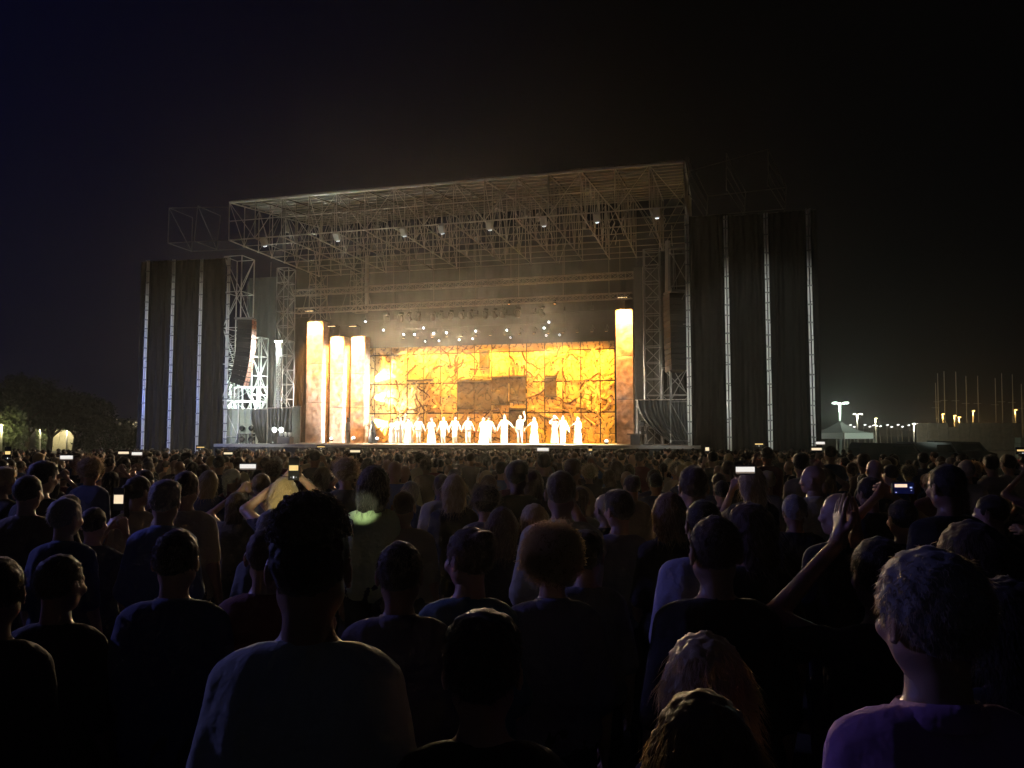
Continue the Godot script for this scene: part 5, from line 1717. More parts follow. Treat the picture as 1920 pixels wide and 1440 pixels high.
func pine(px: float, py_base: float, py_top: float, away: float, spread: float, label: String, sd: int) -> void:
	var foot := at(px, py_base, away); foot.y = LOW
	var h := at(px, py_top, away).y - LOW
	var t := thing("pine_tree", label, "tree", Transform3D(Basis.IDENTITY, foot), "umbrella pines beside the field")
	var r := RandomNumberGenerator.new()
	r.seed = sd
	var mb := MB.new()
	var fork := h * 0.32
	mb.bar(Vector3.ZERO, Vector3(0.2, fork, 0), 0.4, 9, 0.3)
	for k in 6:
		var an := TAU * k / 6.0 + r.randf()
		var p := Vector3(0.2, fork * r.randf_range(0.7, 1.0), 0)
		var q := p + Vector3(cos(an) * spread * 0.25, h * 0.18, sin(an) * spread * 0.25)
		var e := q + Vector3(cos(an) * spread * 0.35, h * 0.22, sin(an) * spread * 0.35)
		mb.bar(p, q, 0.2, 7, 0.13); mb.bar(q, e, 0.13, 6, 0.05)
	part("trunk", mb, M.bark, t)
	mb = MB.new()
	leaf_crown(mb, Vector3(0, h * 0.68, 0), Vector3(spread, h * 0.34, spread), 150, 70, 0.5, sd, 0.55)
	part("crown", mb, M.pine_leaf, t)

func bush(px: float, py_base: float, py_top: float, away: float, half: float, label: String, m: Material, sd: int) -> void:
	var foot := at(px, py_base, away); foot.y = LOW
	var h := at(px, py_top, away).y - LOW
	var t := thing("bush", label, "bush", Transform3D(Basis.IDENTITY, foot))
	var mb := MB.new()
	leaf_crown(mb, Vector3(0, h * 0.45, 0), Vector3(half, h * 0.55, half * 0.7), 90, 60, 0.4, sd)
	part("foliage", mb, m, t)
	mb = MB.new()
	for k in 4: mb.bar(Vector3(0, 0, 0), Vector3(cos(k * 1.6) * half * 0.4, h * 0.5, sin(k * 1.6) * half * 0.4), 0.12, 5, 0.04)
	part("stem", mb, M.bark, t)

func street_lamp(px: float, py: float, away: float, c: Color, energy: float, glass: Material, label: String, group := "", heads := 2) -> void:
	var p := at(px, py, away)
	var h := p.y - LOW
	var t := thing("street_lamp", label, "street lamp", Transform3D(Basis.IDENTITY, Vector3(p.x, LOW, p.z)), group)
	var mb := MB.new()
	mb.bar(Vector3.ZERO, Vector3(0, h, 0), 0.14, 8, 0.08)
	part("pole", mb, M.lamp_pole, t)
	for k in heads:
		var s := 0.0 if heads == 1 else (k * 2.0 - 1.0)
		mb = MB.new()
		mb.bar(Vector3(0, h - 0.15, 0), Vector3(s * 0.35, h, 0.1), 0.04, 5); mb.box(Vector3(s * 0.5, h + 0.02, 0.15), Vector3(0.45, 0.12, 0.3), 0.03)
		var hd := part("lamp_head", mb, M.lamp_pole, t)
		mb = MB.new()
		mb.box(Vector3(s * 0.5, h - 0.07, 0.16), Vector3(0.4, 0.06, 0.26), 0.01); mb.box(Vector3(s * 0.5, h - 0.02, 0.31), Vector3(0.36, 0.1, 0.02), 0.004)
		part("lamp_glass", mb, glass, hd)
	if energy > 0.0: omni(t, Vector3(0, h - 0.5, 0.3), c, energy, 0.3)

func build_around() -> void:
	# ground: one sheet that falls to the stage and runs on to the horizon
	var mb := MB.new()
	var xs := [-2500.0, -300.0, -80.0, -30.0, -10.0, 0.0, 10.0, 30.0, 80.0, 300.0, 2500.0]
	var zs := [120.0, 30.0, 6.0, -4.0, -12.0, -22.0, -32.0, -41.0, -46.0, -60.0, -110.0, -300.0, -2600.0]
	mb.grid(xs.size() - 1, zs.size() - 1, func(u: float, v: float) -> Vector3:
		var x: float = xs[roundi(u * (xs.size() - 1))]
		var z: float = zs[roundi(v * (zs.size() - 1))]
		return Vector3(x, ground(z), z))
	structure("ground", mb, M.earth)
	# crowd barrier before the stage
	var proto: Node3D = null
	for k in 20:
		var w := on_stage(Vector3(-24.0 + 2.05 * k, LOW, 1.5))
		if proto == null:
			proto = thing("crowd_barrier", "low steel crowd barrier in front of the stage", "barrier", w, "barriers in front of the stage")
			mb = MB.new()
			mb.path([Vector3(-1, 0.1, 0), Vector3(-1, 1.1, 0), Vector3(1, 1.1, 0), Vector3(1, 0.1, 0), Vector3(-1, 0.1, 0)], 0.025, 6)
			part("frame", mb, M.steel_mid, proto)
			mb = MB.new()
			for j in 13: mb.bar(Vector3(-0.86 + 0.143 * j, 0.1, 0), Vector3(-0.86 + 0.143 * j, 1.1, 0), 0.01, 4)
			part("bars", mb, M.steel_mid, proto)
		else: copy(proto, w)
	# pines, wall and lights beyond the field, towards the town
	pine(92, 834, 738, 105.0, 6.6, "umbrella pine with forked trunk before the pale lit wall", 3)
	pine(140, 834, 747, 112.0, 4.8, "smaller umbrella pine between the forked pine and the round bush", 4)
	pine(12, 834, 712, 96.0, 7.4, "tallest dark umbrella pine at the outer edge of the grove", 5)
	pine(50, 834, 735, 122.0, 6.5, "umbrella pine set back behind the tallest pine", 6)
	bush(205, 838, 788, 92.0, 3.6, "dark round bush beside the blue-lit drapes", M.pine_leaf, 7)
	bush(22, 832, 762, 84.0, 1.2, "tall leafy bush lit yellow-green under the tallest pine", M.lit_leaf, 8)
	bush(84, 812, 778, 118.0, 0.9, "small leafy shrub lit pale above the pale wall", M.lit_leaf, 9)
	bush(256, 834, 808, 100.0, 1.4, "low lit shrub against the edge of the outermost drape", M.lit_leaf, 10)
	var wa := at(72, 803, 118.0)
	var wb := at(140, 803, 118.0)
	var t := thing("pale_wall", "pale yellowish garden wall lit between the pine trunks", "wall", Transform3D(Basis.IDENTITY, Vector3((wa.x + wb.x) * 0.5, LOW, -118)))
	for k in 5:
		mb = MB.new()
		var w := (wb.x - wa.x) / 5.0
		mb.box(Vector3((k - 2) * w, (wa.y - LOW) * 0.5, 0), Vector3(w - 0.03, wa.y - LOW, 0.3), 0.02)
		part("panel", mb, M.plaster, t)
	mb = MB.new()
	mb.box(Vector3(0, wa.y - LOW + 0.06, 0), Vector3(wb.x - wa.x + 0.2, 0.12, 0.45), 0.02)
	part("coping", mb, M.plaster, t)
	street_lamp(76, 799, 116.0, Color(1, 0.88, 0.5), 18.0, M.lamp_sodium, "low garden lamp glowing on the pale wall among the pines", "", 1)
	street_lamp(4, 796, 82.0, Color(1, 0.9, 0.45), 14.0, M.lamp_sodium, "low garden lamp under the tallest pine", "", 1)
	street_lamp(126, 804, 116.5, Color(1, 0.9, 0.6), 12.0, M.lamp_sodium, "low garden lamp behind the smaller umbrella pine", "", 1)
	# houses on the slope of the town with lit windows
	var r := RandomNumberGenerator.new()
	r.seed = 4
	for e in [[250, 787, 806, 22, "nearer town house with a grid of lit windows beside the outermost drape", 9], [206, 785, 800, 18, "low town house with a row of lit windows above the round bush", 6], [225, 788, 800, 8, "tiny far town house with few lit windows", 3]]:
		var a := at(e[0] - e[3] * 0.5, e[1], 320.0)
		var b := at(e[0] + e[3] * 0.5, e[2], 320.0)
		var hh := a.y - LOW
		var hs := thing("town_house", e[4], "building", Transform3D(Basis.IDENTITY, Vector3((a.x + b.x) * 0.5, LOW, -320)))
		mb = MB.new()
		mb.box(Vector3(0, hh * 0.5, -4), Vector3(b.x - a.x, hh, 8), 0.05)
		part("walls", mb, M.plaster_dark, hs)
		mb = MB.new()
		mb.box(Vector3(0, hh + 0.2, -4), Vector3(b.x - a.x + 0.6, 0.4, 8.6), 0.05)
		part("roof", mb, M.steel_dark, hs)
		for k in e[5]:
			mb = MB.new()
			mb.box(Vector3(r.randf_range(a.x - b.x, b.x - a.x) * 0.42, hh - r.randf_range(0.6, 2.8), 0.02), Vector3(0.5, 0.55, 0.06))
			part("window", mb, M.window_lit, hs)
	var lamp_xs := [197, 203, 213, 219, 236, 243, 262]
	for k in lamp_xs.size(): street_lamp(lamp_xs[k], 788 + 5 * sin(k * 2.0), 300.0, Color(1, 0.9, 0.6), 0.0, M.lamp_town, "far street lamp twinkling above the round bush", "far town lamps above the bush", 1)
	# site fence by the bush
	var fa := at(180, 842, 70.0)
	t = thing("site_fence", "low pale site fence below the round bush", "fence", Transform3D(Basis.IDENTITY, Vector3(fa.x, LOW, -70)))
	for k in 4:
		mb = MB.new()
		mb.box(Vector3(k * 1.05, 0.55, 0), Vector3(1.0, 0.9, 0.05), 0.01)
		part("panel", mb, M.plaster_dark, t)
	# tent, lamps, masts and vehicles at the harbour side
	var tp := at(1575, 812, 62.0)
	t = thing("marquee", "white peaked marquee roof beside the outermost drape", "tent", Transform3D(Basis(Vector3.UP, 0.5), Vector3(tp.x, LOW, -62)))
	var eave := at(1575, 812, 62.0).y - LOW
	var peak := at(1575, 789, 62.0).y - LOW
	var half := 1.75
	var cs := [Vector3(-half, eave, half), Vector3(half, eave, half), Vector3(half, eave, -half), Vector3(-half, eave, -half)]
	for k in 4:
		var a: Vector3 = cs[k]
		var b: Vector3 = cs[(k + 1) % 4]
		mb = MB.new()
		mb.grid(8, 8, func(u: float, v: float) -> Vector3:
			var p := a.lerp(b, u).lerp(Vector3(0, peak, 0), v)
			return p - Vector3(0, 0.22 * sin(PI * v), 0))
		part("roof_panel", mb, M.tent, t)
		mb = MB.new()
		mb.quad(a - Vector3(0, 0.45, 0), b - Vector3(0, 0.45, 0), b, a)
		part("valance", mb, M.tent, t)
		mb = MB.new()
		mb.bar(Vector3(a.x, 0, a.z), a, 0.04, 6)
		part("leg", mb, M.alu_dull, t)
	street_lamp(1574, 755, 69.0, Color(0.75, 1.0, 0.85), 26.0, M.lamp_green, "tall floodlit lamp post with greenish white double head behind the marquee", "", 2)
	t = thing("added_marquee_lamp", "added lamp post outside the picture's edge whose light falls on the marquee", "street lamp", Transform3D(Basis.IDENTITY, Vector3(44, LOW, -46)))  # added unseen lamp that brightens the front of the marquee
	mb = MB.new()
	mb.bar(Vector3.ZERO, Vector3(0, 7.0, 0), 0.1, 8, 0.06); mb.box(Vector3(-0.2, 7.05, -0.1), Vector3(0.5, 0.14, 0.3), 0.03)
	part("pole", mb, M.lamp_pole, t)
	mb = MB.new()
	mb.box(Vector3(-0.25, 6.96, -0.12), Vector3(0.36, 0.04, 0.22), 0.008)
	part("lamp_glass", mb, M.lamp_pale, t)
	spot(t, Vector3(-0.3, 6.88, -0.15), tp + Vector3(0, 0.4, 0) - t.position, Color(0.85, 1.0, 0.82), 330.0, 9.0, 0.2, 0.6)
	street_lamp(1607, 776, 110.0, Color(1, 1, 0.8), 14.0, M.lamp_pale, "pale lamp post next to the tall greenish one", "", 2)
	street_lamp(1641, 784, 120.0, Color(1, 0.95, 0.6), 14.0, M.lamp_sodium, "yellowish lamp post third from the marquee", "", 1)
	var row := [1582, 1588, 1594, 1601, 1621, 1630, 1637, 1643, 1650, 1663, 1671, 1683, 1691, 1703]
	for k in row.size(): street_lamp(row[k], 798 + 2.0 * sin(k * 2.7), 150.0, Color.WHITE, 0.0, M.lamp_town_white, "small white quay lamp in the long distant row", "quay lamps in a row", 1)
	for e in [[1767, 776, "first of the cluster"], [1789, 779, "in the middle of the cluster"], [1798, 782, "beside the middle one"], [1824, 770, "standing alone between masts"], [1903, 768, "beside the floodlit stack"]]:
		street_lamp(e[0], e[1], 130.0, Color(1, 0.6, 0.18), 7.0, M.lamp_orange, "orange harbour lamp among the masts, " + e[2], "", 1)
	street_lamp(1713, 794, 118.0, Color(1, 0.95, 0.8), 14.0, M.lamp_pale, "white lamp at the end of the harbour wall", "", 1)
	var masts := [[1756, 718, 20], [1760, 700, 30], [1772, 696, 36], [1794, 697, 20], [1813, 705, 30], [1835, 705, 30], [1868, 709, 14], [1880, 700, 18], [1900, 702, 26], [1917, 720, 26]]
	for k in masts.size():
		var e: Array = masts[k]
		var a := at(e[0], 815, 140.0); a.y = LOW
		var top := at(e[0], e[1], 140.0)
		t = thing("boat_mast", "bare pale boat mast standing above the harbour wall", "mast", Transform3D(Basis.IDENTITY, a), "boat masts above the harbour wall")
		mb = MB.new()
		mb.bar(Vector3.ZERO, Vector3(top.x - a.x - 0.2, top.y - LOW, 0), 0.1, 6, 0.06)
		part("spar", mb, M.spar, t)
		mb = MB.new()
		mb.bar(Vector3(-0.7, (top.y - LOW) * 0.62, 0), Vector3(0.7, (top.y - LOW) * 0.62, 0), 0.04, 4)
		part("spreader", mb, M.spar, t)
	# harbour wall in panels
	wa = at(1718, 793, 125.0)
	wb = at(1915, 793, 125.0)
	t = thing("harbour_wall", "long pale panelled wall below the boat masts", "wall", Transform3D(Basis.IDENTITY, Vector3(wa.x, LOW, -125)))
	for k in 10:
		var w := (wb.x - wa.x) / 10.0
		mb = MB.new()
		var hh := (wa.y - LOW) * (1.0 if k != 3 else 0.85)
		mb.box(Vector3((k + 0.5) * w, hh * 0.5, 0), Vector3(w - 0.04, hh, 0.25), 0.02)
		part("panel", mb, M.concrete, t)
	# a floodlit stack at the edge
	var sa := at(1917, 830, 75.0)
	t = thing("lit_stack", "yellow floodlit stack of crates beside the harbour wall", "stack", Transform3D(Basis.IDENTITY, Vector3(sa.x, LOW, -75)))
	for k in 4:
		mb = MB.new()
		mb.box(Vector3(0.1 * sin(k * 3.0), 0.3 + k * 0.55, 0), Vector3(1.0, 0.52, 0.9), 0.03)
		part("crate", mb, M.plaster, t)
	# dark vehicles
	vehicle(1668, 828, 52.0, 0.0, "dark van parked next to the marquee", M.car_dark)
	vehicle(1742, 826, 58.0, 0.3, "pale grey van with a sloping front below the masts", M.car_grey)
	vehicle(1800, 830, 64.0, -0.2, "dark van behind the crowd near the harbour wall", M.car_dark)
	# quay kerb lit yellow
	var qa := at(1600, 806, 140.0)
	t = thing("quay_kerb", "low yellow-lit quay kerb under the row of lamps", "kerb", Transform3D(Basis.IDENTITY, Vector3(qa.x, LOW, -140)))
	for k in 8:
		mb = MB.new()
		mb.box(Vector3(k * 1.55, 0.25, 0), Vector3(1.5, 0.5, 0.5), 0.04)
		part("kerb_stone", mb, M.plaster, t)
	# hills behind the town
	mb = MB.new()
	var hn := noise(0.004, 3, 3)
	mb.grid(60, 3, func(u: float, v: float) -> Vector3:
		var x := lerpf(-1600.0, 1600.0, u)
		return Vector3(x, LOW - 1.0 + v * (14.0 + 12.0 * hn.get_noise_1d(x)), -1400.0 - v * 260.0))
	structure("hills", mb, M.hill)

func vehicle(px: float, py: float, away: float, turn: float, label: String, m: Material) -> void:
	var p := at(px, py, away)
	var t := thing("parked_van", label, "van", Transform3D(Basis(Vector3.UP, turn), Vector3(p.x, LOW, -away)))
	var mb := MB.new()
	# side outline swept across the width
	var out := [Vector2(-2.4, 0.45), Vector2(2.3, 0.45), Vector2(2.45, 0.95), Vector2(1.75, 1.15), Vector2(1.15, 1.9), Vector2(-2.2, 1.98), Vector2(-2.42, 1.6)]
	var n := out.size()
	for k in n:
		var a: Vector2 = out[k]
		var b: Vector2 = out[(k + 1) % n]
		mb.quad(Vector3(a.x, a.y, 0.9), Vector3(a.x, a.y, -0.9), Vector3(b.x, b.y, -0.9), Vector3(b.x, b.y, 0.9))
	for k in range(1, n - 1):
		mb.tri(Vector3(out[0].x, out[0].y, 0.9), Vector3(out[k].x, out[k].y, 0.9), Vector3(out[k + 1].x, out[k + 1].y, 0.9))
		mb.tri(Vector3(out[0].x, out[0].y, -0.9), Vector3(out[k + 1].x, out[k + 1].y, -0.9), Vector3(out[k].x, out[k].y, -0.9))
	part("body", mb, m, t)
	for s in [-1.0, 1.0]:
		mb = MB.new()
		mb.quad(Vector3(-0.2, 1.2, s * 0.906), Vector3(1.5, 1.2, s * 0.906), Vector3(1.05, 1.75, s * 0.906), Vector3(-0.2, 1.75, s * 0.906))
		part("side_window", mb, M.glass_dark, t)
		for x in [-1.5, 1.5]:
			mb = MB.new()
			mb.bar(Vector3(x, 0.34, s * 0.72), Vector3(x, 0.34, s * 0.93), 0.34, 14)
			var wh := part("wheel", mb, M.black_metal, t)
			mb = MB.new()
			mb.bar(Vector3(x, 0.34, s * 0.93), Vector3(x, 0.34, s * 0.945), 0.19, 12)
			part("rim", mb, M.steel_mid, wh)
	mb = MB.new()
	mb.quad(Vector3(1.78, 1.16, 0.8), Vector3(1.78, 1.16, -0.8), Vector3(1.2, 1.86, -0.8), Vector3(1.2, 1.86, 0.8))
	part("windscreen", mb, M.glass_dark, t)

# ------------------------------------------------------------------ light levels of the rig (candela-like, at one metre)
const BACK_LAMP := 140.0
const WALL_TOP := 95.0
const WALL_FILL := 85.0
const FAN := 600.0
const FRONT := 1500.0
const SIDE_L := 420.0
const SIDE_R := 2600.0
const FLOOD := 120.0
const WORK := 500.0
const COLUMN := 480.0
const MASTS := 1500.0
const BLUE := 23.0
const LOW_CLOTH := 2600.0
const HAZE := 0.0006

func make_materials() -> void:
	M.alu = mat(Color(0.5, 0.45, 0.4), 0.45, 0.5)
	M.alu_dull = mat(Color(0.3, 0.26, 0.225), 0.5, 0.5)
	M.alu_bright = mat(Color(0.72, 0.72, 0.7), 0.35, 0.25)
	M.outrigger = mat(Color(0.05, 0.045, 0.04), 0.6, 0.3)
	M.steel_dark = mat(Color(0.05, 0.05, 0.05), 0.6, 0.3)
	M.steel_mid = mat(Color(0.25, 0.25, 0.25), 0.5, 0.6)
	M.black_metal = mat(Color(0.02, 0.02, 0.02), 0.45)
	M.grey_metal = mat(Color(0.16, 0.15, 0.14), 0.35, 0.4)
	M.pale_metal = mat(Color(0.6, 0.58, 0.54), 0.5)
	M.pipe_grey = mat(Color(0.4, 0.38, 0.35), 0.6)
	M.cable_grey = mat(Color(0.4, 0.37, 0.33), 0.6)
	M.lens = mat(Color(0.02, 0.02, 0.03), 0.05, 0.0, 0.8)
	M.phone_case = mat(Color(0.02, 0.02, 0.02), 0.3)
	M.tarp = mottled(Color(0.035, 0.03, 0.026), Color(0.07, 0.06, 0.05), 0.03, 3, 128, 0.8, 0.0, 0.3)
	M.deck = mottled(Color(0.3, 0.285, 0.265), Color(0.4, 0.38, 0.36), 0.03, 4, 128, 0.55, 0.0, 0.4)
	M.black_board = mat(Color(0.012, 0.012, 0.012), 0.7)
	M.black_matt = mat(Color(0.015, 0.014, 0.013), 0.95)
	M.mask_grey = mottled(Color(0.045, 0.045, 0.04), Color(0.06, 0.06, 0.054), 0.05, 6, 128, 0.8, 0.0, 0.5)
	M.black_cloth = mat(Color(0.007, 0.0065, 0.006), 0.75, 0.0, 0.25)
	M.cloth_pale = mottled(Color(0.36, 0.4, 0.36), Color(0.44, 0.48, 0.44), 0.04, 9, 128, 0.85, 0.0, 1.0)
	M.cloth_dark = mat(Color(0.028, 0.03, 0.029), 0.38, 0.0, 0.6)
	M.red_lit_grille = mottled(Color(0.3, 0.13, 0.1), Color(0.38, 0.18, 0.14), 0.2, 12, 64, 0.6, 0.0, 3.0)  # red light on the loudspeaker fronts is painted into this colour
	M.grille_dark = mat(Color(0.02, 0.018, 0.016), 0.8)
	var rock := rock_texture()
	M.rock_tones = []
	for c in [Color(1, 1, 1), Color(0.95, 0.92, 0.88), Color(0.97, 0.98, 0.95), Color(0.9, 0.87, 0.84)]:
		var m: StandardMaterial3D = rock.duplicate()
		m.albedo_color = c
		M.rock_tones.append(m)
	M.rock_grey = rock.duplicate(); M.rock_grey.albedo_color = Color(0.36, 0.37, 0.44)
	M.rock_dark = rock.duplicate(); M.rock_dark.albedo_color = Color(0.42, 0.36, 0.3)
	M.rock_column = mottled(Color(0.2, 0.14, 0.12), Color(0.46, 0.36, 0.31), 0.018, 23, 256, 0.9, 0.0, 0.45)
	M.lamp_warm = glow(Color(1, 0.75, 0.4), 4.0)
	M.lamp_amber = glow(Color(1, 0.5, 0.08), 0.8)
	M.lamp_cool = glow(Color(0.72, 0.86, 1.0), 6.0)
	M.lamp_cool_small = glow(Color(0.78, 0.88, 1.0), 2.5)
	M.lamp_green = glow(Color(0.85, 1.0, 0.9), 8.0)
	M.lamp_blind = glow(Color(0.95, 1.0, 0.97), 8.0)
	M.lamp_pale = glow(Color(1.0, 1.0, 0.85), 3.0)
	M.lamp_sodium = glow(Color(1.0, 0.85, 0.4), 2.5)
	M.lamp_orange = glow(Color(1.0, 0.55, 0.12), 4.0)
	M.lamp_town = glow(Color(1.0, 0.9, 0.55), 2.0)
	M.lamp_town_white = glow(Color(1.0, 0.98, 0.95), 4.0)
	M.window_lit = glow(Color(1.0, 0.9, 0.5), 0.9)
	M.white_cloth = mat(Color(0.78, 0.76, 0.72), 0.8)
	M.black_robe = mat(Color(0.03, 0.032, 0.035), 0.6)
	M.skin = [mat(Color(0.42, 0.26, 0.19), 0.5), mat(Color(0.34, 0.2, 0.14), 0.5), mat(Color(0.24, 0.13, 0.09), 0.5)]
	for m in M.skin:
		m.subsurf_scatter_enabled = true; m.subsurf_scatter_strength = 0.15
	M.hair = [mat(Color(0.02, 0.014, 0.011), 0.65, 0.0, 0.35), mat(Color(0.06, 0.035, 0.022), 0.65, 0.0, 0.35), mat(Color(0.2, 0.11, 0.05), 0.6, 0.0, 0.4), mat(Color(0.38, 0.28, 0.15), 0.6, 0.0, 0.4), mat(Color(0.22, 0.2, 0.19), 0.65, 0.0, 0.35), mat(Color(0.3, 0.17, 0.075), 0.6, 0.0, 0.4)]
	for m in M.hair:
		m.rim_enabled = true; m.rim = 1.0; m.rim_tint = 0.4
	M.strands = []
	for m in M.hair:
		var s: StandardMaterial3D = m.duplicate()
		s.backlight_enabled = true; s.backlight = Color(1.0, 0.92, 0.8) if m.albedo_color.r > 0.35 else Color(0.45, 0.4, 0.35)
		M.strands.append(s)
	M.trousers = [mat(Color(0.02, 0.025, 0.04), 0.85), mat(Color(0.03, 0.03, 0.03), 0.85), mat(Color(0.12, 0.1, 0.08), 0.85)]
	var weave := ImageTexture.create_from_image(noise(0.035, 19, 4).get_seamless_image(256, 256))
	var cloth := func(c: Color) -> StandardMaterial3D:
		var m := mat(c, 0.88)
		m.uv1_triplanar = true; m.uv1_scale = Vector3.ONE * 1.6
		m.heightmap_enabled = true; m.heightmap_scale = 0.8; m.heightmap_texture = weave
		m.rim_enabled = true; m.rim = 0.35; m.rim_tint = 0.4
		return m
	M.tee_pale = cloth.call(Color(0.4, 0.42, 0.4)); M.navy = cloth.call(Color(0.03, 0.045, 0.12)); M.dusk_check = cloth.call(Color(0.12, 0.1, 0.13)); M.teal = cloth.call(Color(0.06, 0.13, 0.2))
	M.denim = cloth.call(Color(0.12, 0.12, 0.2)); M.black_tee = cloth.call(Color(0.012, 0.012, 0.014)); M.lilac = cloth.call(Color(0.4, 0.38, 0.52)); M.magenta = cloth.call(Color(0.4, 0.2, 0.42))
	M.blue_shirt = cloth.call(Color(0.08, 0.12, 0.3)); M.beige = cloth.call(Color(0.33, 0.28, 0.19)); M.grey_tee = cloth.call(Color(0.17, 0.17, 0.17)); M.cream_shirt = cloth.call(Color(0.46, 0.43, 0.33))
	M.lime = cloth.call(Color(0.5, 0.6, 0.35)); M.grey_dark = cloth.call(Color(0.06, 0.06, 0.065)); M.wine = cloth.call(Color(0.13, 0.03, 0.035)); M.brown_tee = cloth.call(Color(0.1, 0.065, 0.04))
	M.tinted = mat(Color.WHITE, 0.85)
	M.tinted.vertex_color_use_as_albedo = true
	M.earth = mottled(Color(0.035, 0.035, 0.02), Color(0.075, 0.065, 0.045), 0.02, 14, 256, 0.95, 0.0, 0.2)
	M.bark = mat(Color(0.07, 0.05, 0.035), 0.95)
	M.pine_leaf = mat(Color(0.04, 0.055, 0.03), 0.8)
	M.lit_leaf = mat(Color(0.055, 0.075, 0.03), 0.8)  # leaf colour painted lighter to stand for lamplight on the bushes
	M.plaster = mottled(Color(0.36, 0.32, 0.22), Color(0.46, 0.42, 0.3), 0.03, 15, 128, 0.9, 0.0, 0.3)
	M.concrete = mottled(Color(0.2, 0.19, 0.15), Color(0.28, 0.26, 0.2), 0.03, 17, 128, 0.9, 0.0, 0.3)
	M.plaster_dark = mat(Color(0.12, 0.12, 0.12), 0.9)
	M.lamp_pole = mat(Color(0.4, 0.4, 0.36), 0.5, 0.3)
	M.tent = mat(Color(0.75, 0.77, 0.74), 0.75)
	M.tent.backlight_enabled = true; M.tent.backlight = Color(0.7, 0.75, 0.7)
	M.spar = mat(Color(0.55, 0.55, 0.52), 0.5, 0.3)
	M.car_dark = mat(Color(0.015, 0.016, 0.018), 0.3)
	M.car_grey = mat(Color(0.2, 0.21, 0.22), 0.35)
	M.glass_dark = mat(Color(0.01, 0.012, 0.014), 0.05, 0.0, 0.8)
	M.hill = mat(Color(0.015, 0.017, 0.018), 1.0)

func _ready() -> void:
	var t0 := Time.get_ticks_msec()
	var cam := Camera3D.new()
	cam.name = "camera"
	cam.fov = 53.1; cam.near = 0.1; cam.far = 5000.0
	cam.transform = Transform3D(Basis(Vector3.RIGHT, PITCH), EYE)
	add_child(cam)
	var env := Environment.new()
	env.background_mode = Environment.BG_SKY
	# night sky: near black overhead, a little town glow low down, dusk blue left over towards one side
	var dome := Image.create(256, 128, false, Image.FORMAT_RGBF)
	for y in 128:
		var el := PI * (0.5 - (y + 0.5) / 128.0)
		for x in 256:
			var az := TAU * ((x + 0.5) / 256.0 - 0.5)
			var low := pow(1.0 - clampf(sin(el), 0.0, 1.0), 5.0)
			var blue := pow(clampf(sin(az - 0.2), 0.0, 1.0), 1.5) * 0.012
			dome.set_pixel(x, y, Color(0.0004 + 0.0006 * low + blue * 0.05, 0.0004 + 0.0008 * low + blue * 0.1, 0.0005 + 0.0012 * low + blue))
	var sky := PanoramaSkyMaterial.new()
	sky.panorama = ImageTexture.create_from_image(dome)
	env.sky = Sky.new(); env.sky.sky_material = sky
	env.tonemap_mode = Environment.TONE_MAPPER_LINEAR
	env.tonemap_exposure = 1.0
	env.volumetric_fog_enabled = true; env.volumetric_fog_density = HAZE; env.volumetric_fog_albedo = Color(0.95, 0.94, 0.92); env.volumetric_fog_anisotropy = 0.8
	env.sdfgi_enabled = true; env.ssao_enabled = true; env.ssil_enabled = true
	var we := WorldEnvironment.new()
	we.name = "environment"; we.environment = env
	add_child(we)

	make_materials()
	cloth_folds = noise(7.0, 2, 3); hair_bump = noise(28.0, 3, 3)
	head_mb = [make_head(1.0, 1.0), make_head(0.92, 0.3)]
	for k in ["open", "relaxed", "grip"]:
		hand_mb[k] = make_hand(k)
		var l := MB.new()
		l.add(hand_mb[k], Transform3D(Basis.from_scale(Vector3(-1, 1, 1)), Vector3.ZERO))
		for j in range(0, l.i.size(), 3):
			var a := l.i[j + 1]; l.i[j + 1] = l.i[j + 2]; l.i[j + 2] = a
		l.smooth()
		hand_mb[k + "_left"] = l
	print("prep ", Time.get_ticks_msec() - t0)
	build_around()
	build_stage()
	print("stage ", Time.get_ticks_msec() - t0)
	build_performers()
	build_side_light()
	print("performers ", Time.get_ticks_msec() - t0)
	build_near_crowd()
	print("near ", Time.get_ticks_msec() - t0)
	build_crowd()
	print("crowd ", Time.get_ticks_msec() - t0)

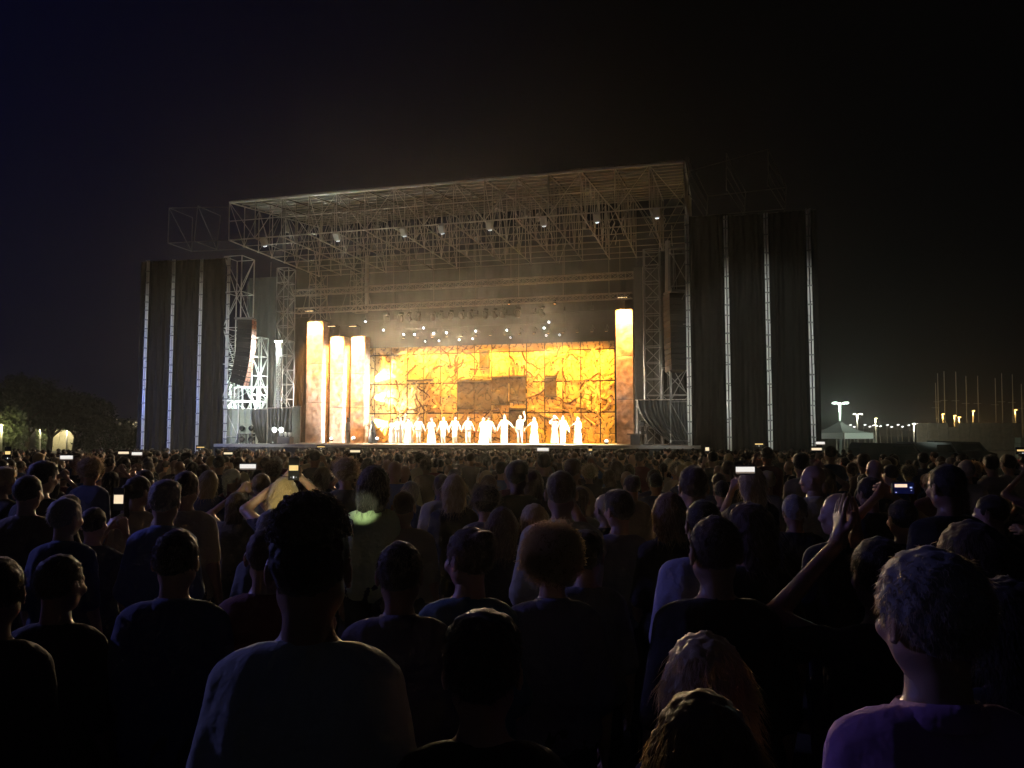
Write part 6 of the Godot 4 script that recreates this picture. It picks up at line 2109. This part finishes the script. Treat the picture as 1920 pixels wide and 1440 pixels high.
func build_side_light() -> void:
	# blue-violet wash lights outside the frame that edge the crowd and the folds of the drapes
	var t: Node3D
	var mb: MB
	for k in 2:
		var foot: Vector3 = [Vector3(-10.5, ground(-7.5), -7.5), Vector3(-37, LOW, -40)][k]
		var h: float = [4.8, 6.0][k]
		t = thing("blue_wash_light", ["stand with a blue-violet wash light beside the front of the crowd", "stand with a blue wash light turned to the draped wing"][k], "stage light", Transform3D(Basis.IDENTITY, foot))
		mb = MB.new()
		mb.bar(Vector3.ZERO, Vector3(0, h - 0.2, 0), 0.06, 8); mb.box(Vector3(0, h, 0), Vector3(0.5, 0.5, 0.8), 0.04)
		part("stand", mb, M.black_metal, t)
		mb = MB.new()
		mb.box(Vector3(0.26, h, 0), Vector3(0.02, 0.4, 0.7), 0.004)
		part("lamp_glass", mb, glow(Color(0.25, 0.3, 1.0), 3.0), t)
		var aim: Vector3 = [Vector3(10.0, 1.4, 5.0), Vector3(13.0, 4.0, -11.0)][k]
		spot(t, Vector3(0.34, h, 0), aim, [Color(0.3, 0.3, 1.0), Color(0.16, 0.25, 1.0)][k], [BLUE, 300.0][k], [40.0, 28.0][k], 0.3, 1.0)
	# added unseen tower whose narrow floods light the wing masts and low cloths
	t = thing("added_flood_tower", "added scaffold lighting tower standing unseen behind the crowd", "lighting tower", Transform3D(Basis.IDENTITY, Vector3(-3, 0, 16)))
	mb = MB.new()
	lattice(mb, Vector3.ZERO, Vector3(0, 9.5, 0), 1.8, 0.04, 0.028, 1.6)
	part("frame", mb, M.steel_mid, t)
	for s in [-1.0, 1.0, -0.35, 0.35]:
		mb = MB.new()
		mb.box(Vector3(s * 0.9, 9.9, 0), Vector3(0.5 if absf(s) > 0.5 else 0.3, 0.5, 0.6), 0.04)
		var hs := part("lamp_housing", mb, M.black_metal, t)
		mb = MB.new()
		mb.box(Vector3(s * 0.9, 9.9, -0.31), Vector3(0.26, 0.4, 0.02), 0.004)
		part("lamp_glass", mb, M.lamp_cool, hs)
		var wing := world(Vector3(-22.5 if s < 0 else 14.2, 6.0, 0))
		if absf(s) < 0.5: wing = world(sp(492 if s < 0 else 1246, 798, 0.7))
		spot(t, Vector3(s * 0.9, 9.9, -0.4), wing - t.position, Color(0.97, 1.0, 0.9), MASTS if absf(s) > 0.5 else (LOW_CLOTH if s < 0 else LOW_CLOTH * 0.3), 6.0 if absf(s) > 0.5 else 2.3, 0.2, 0.7)
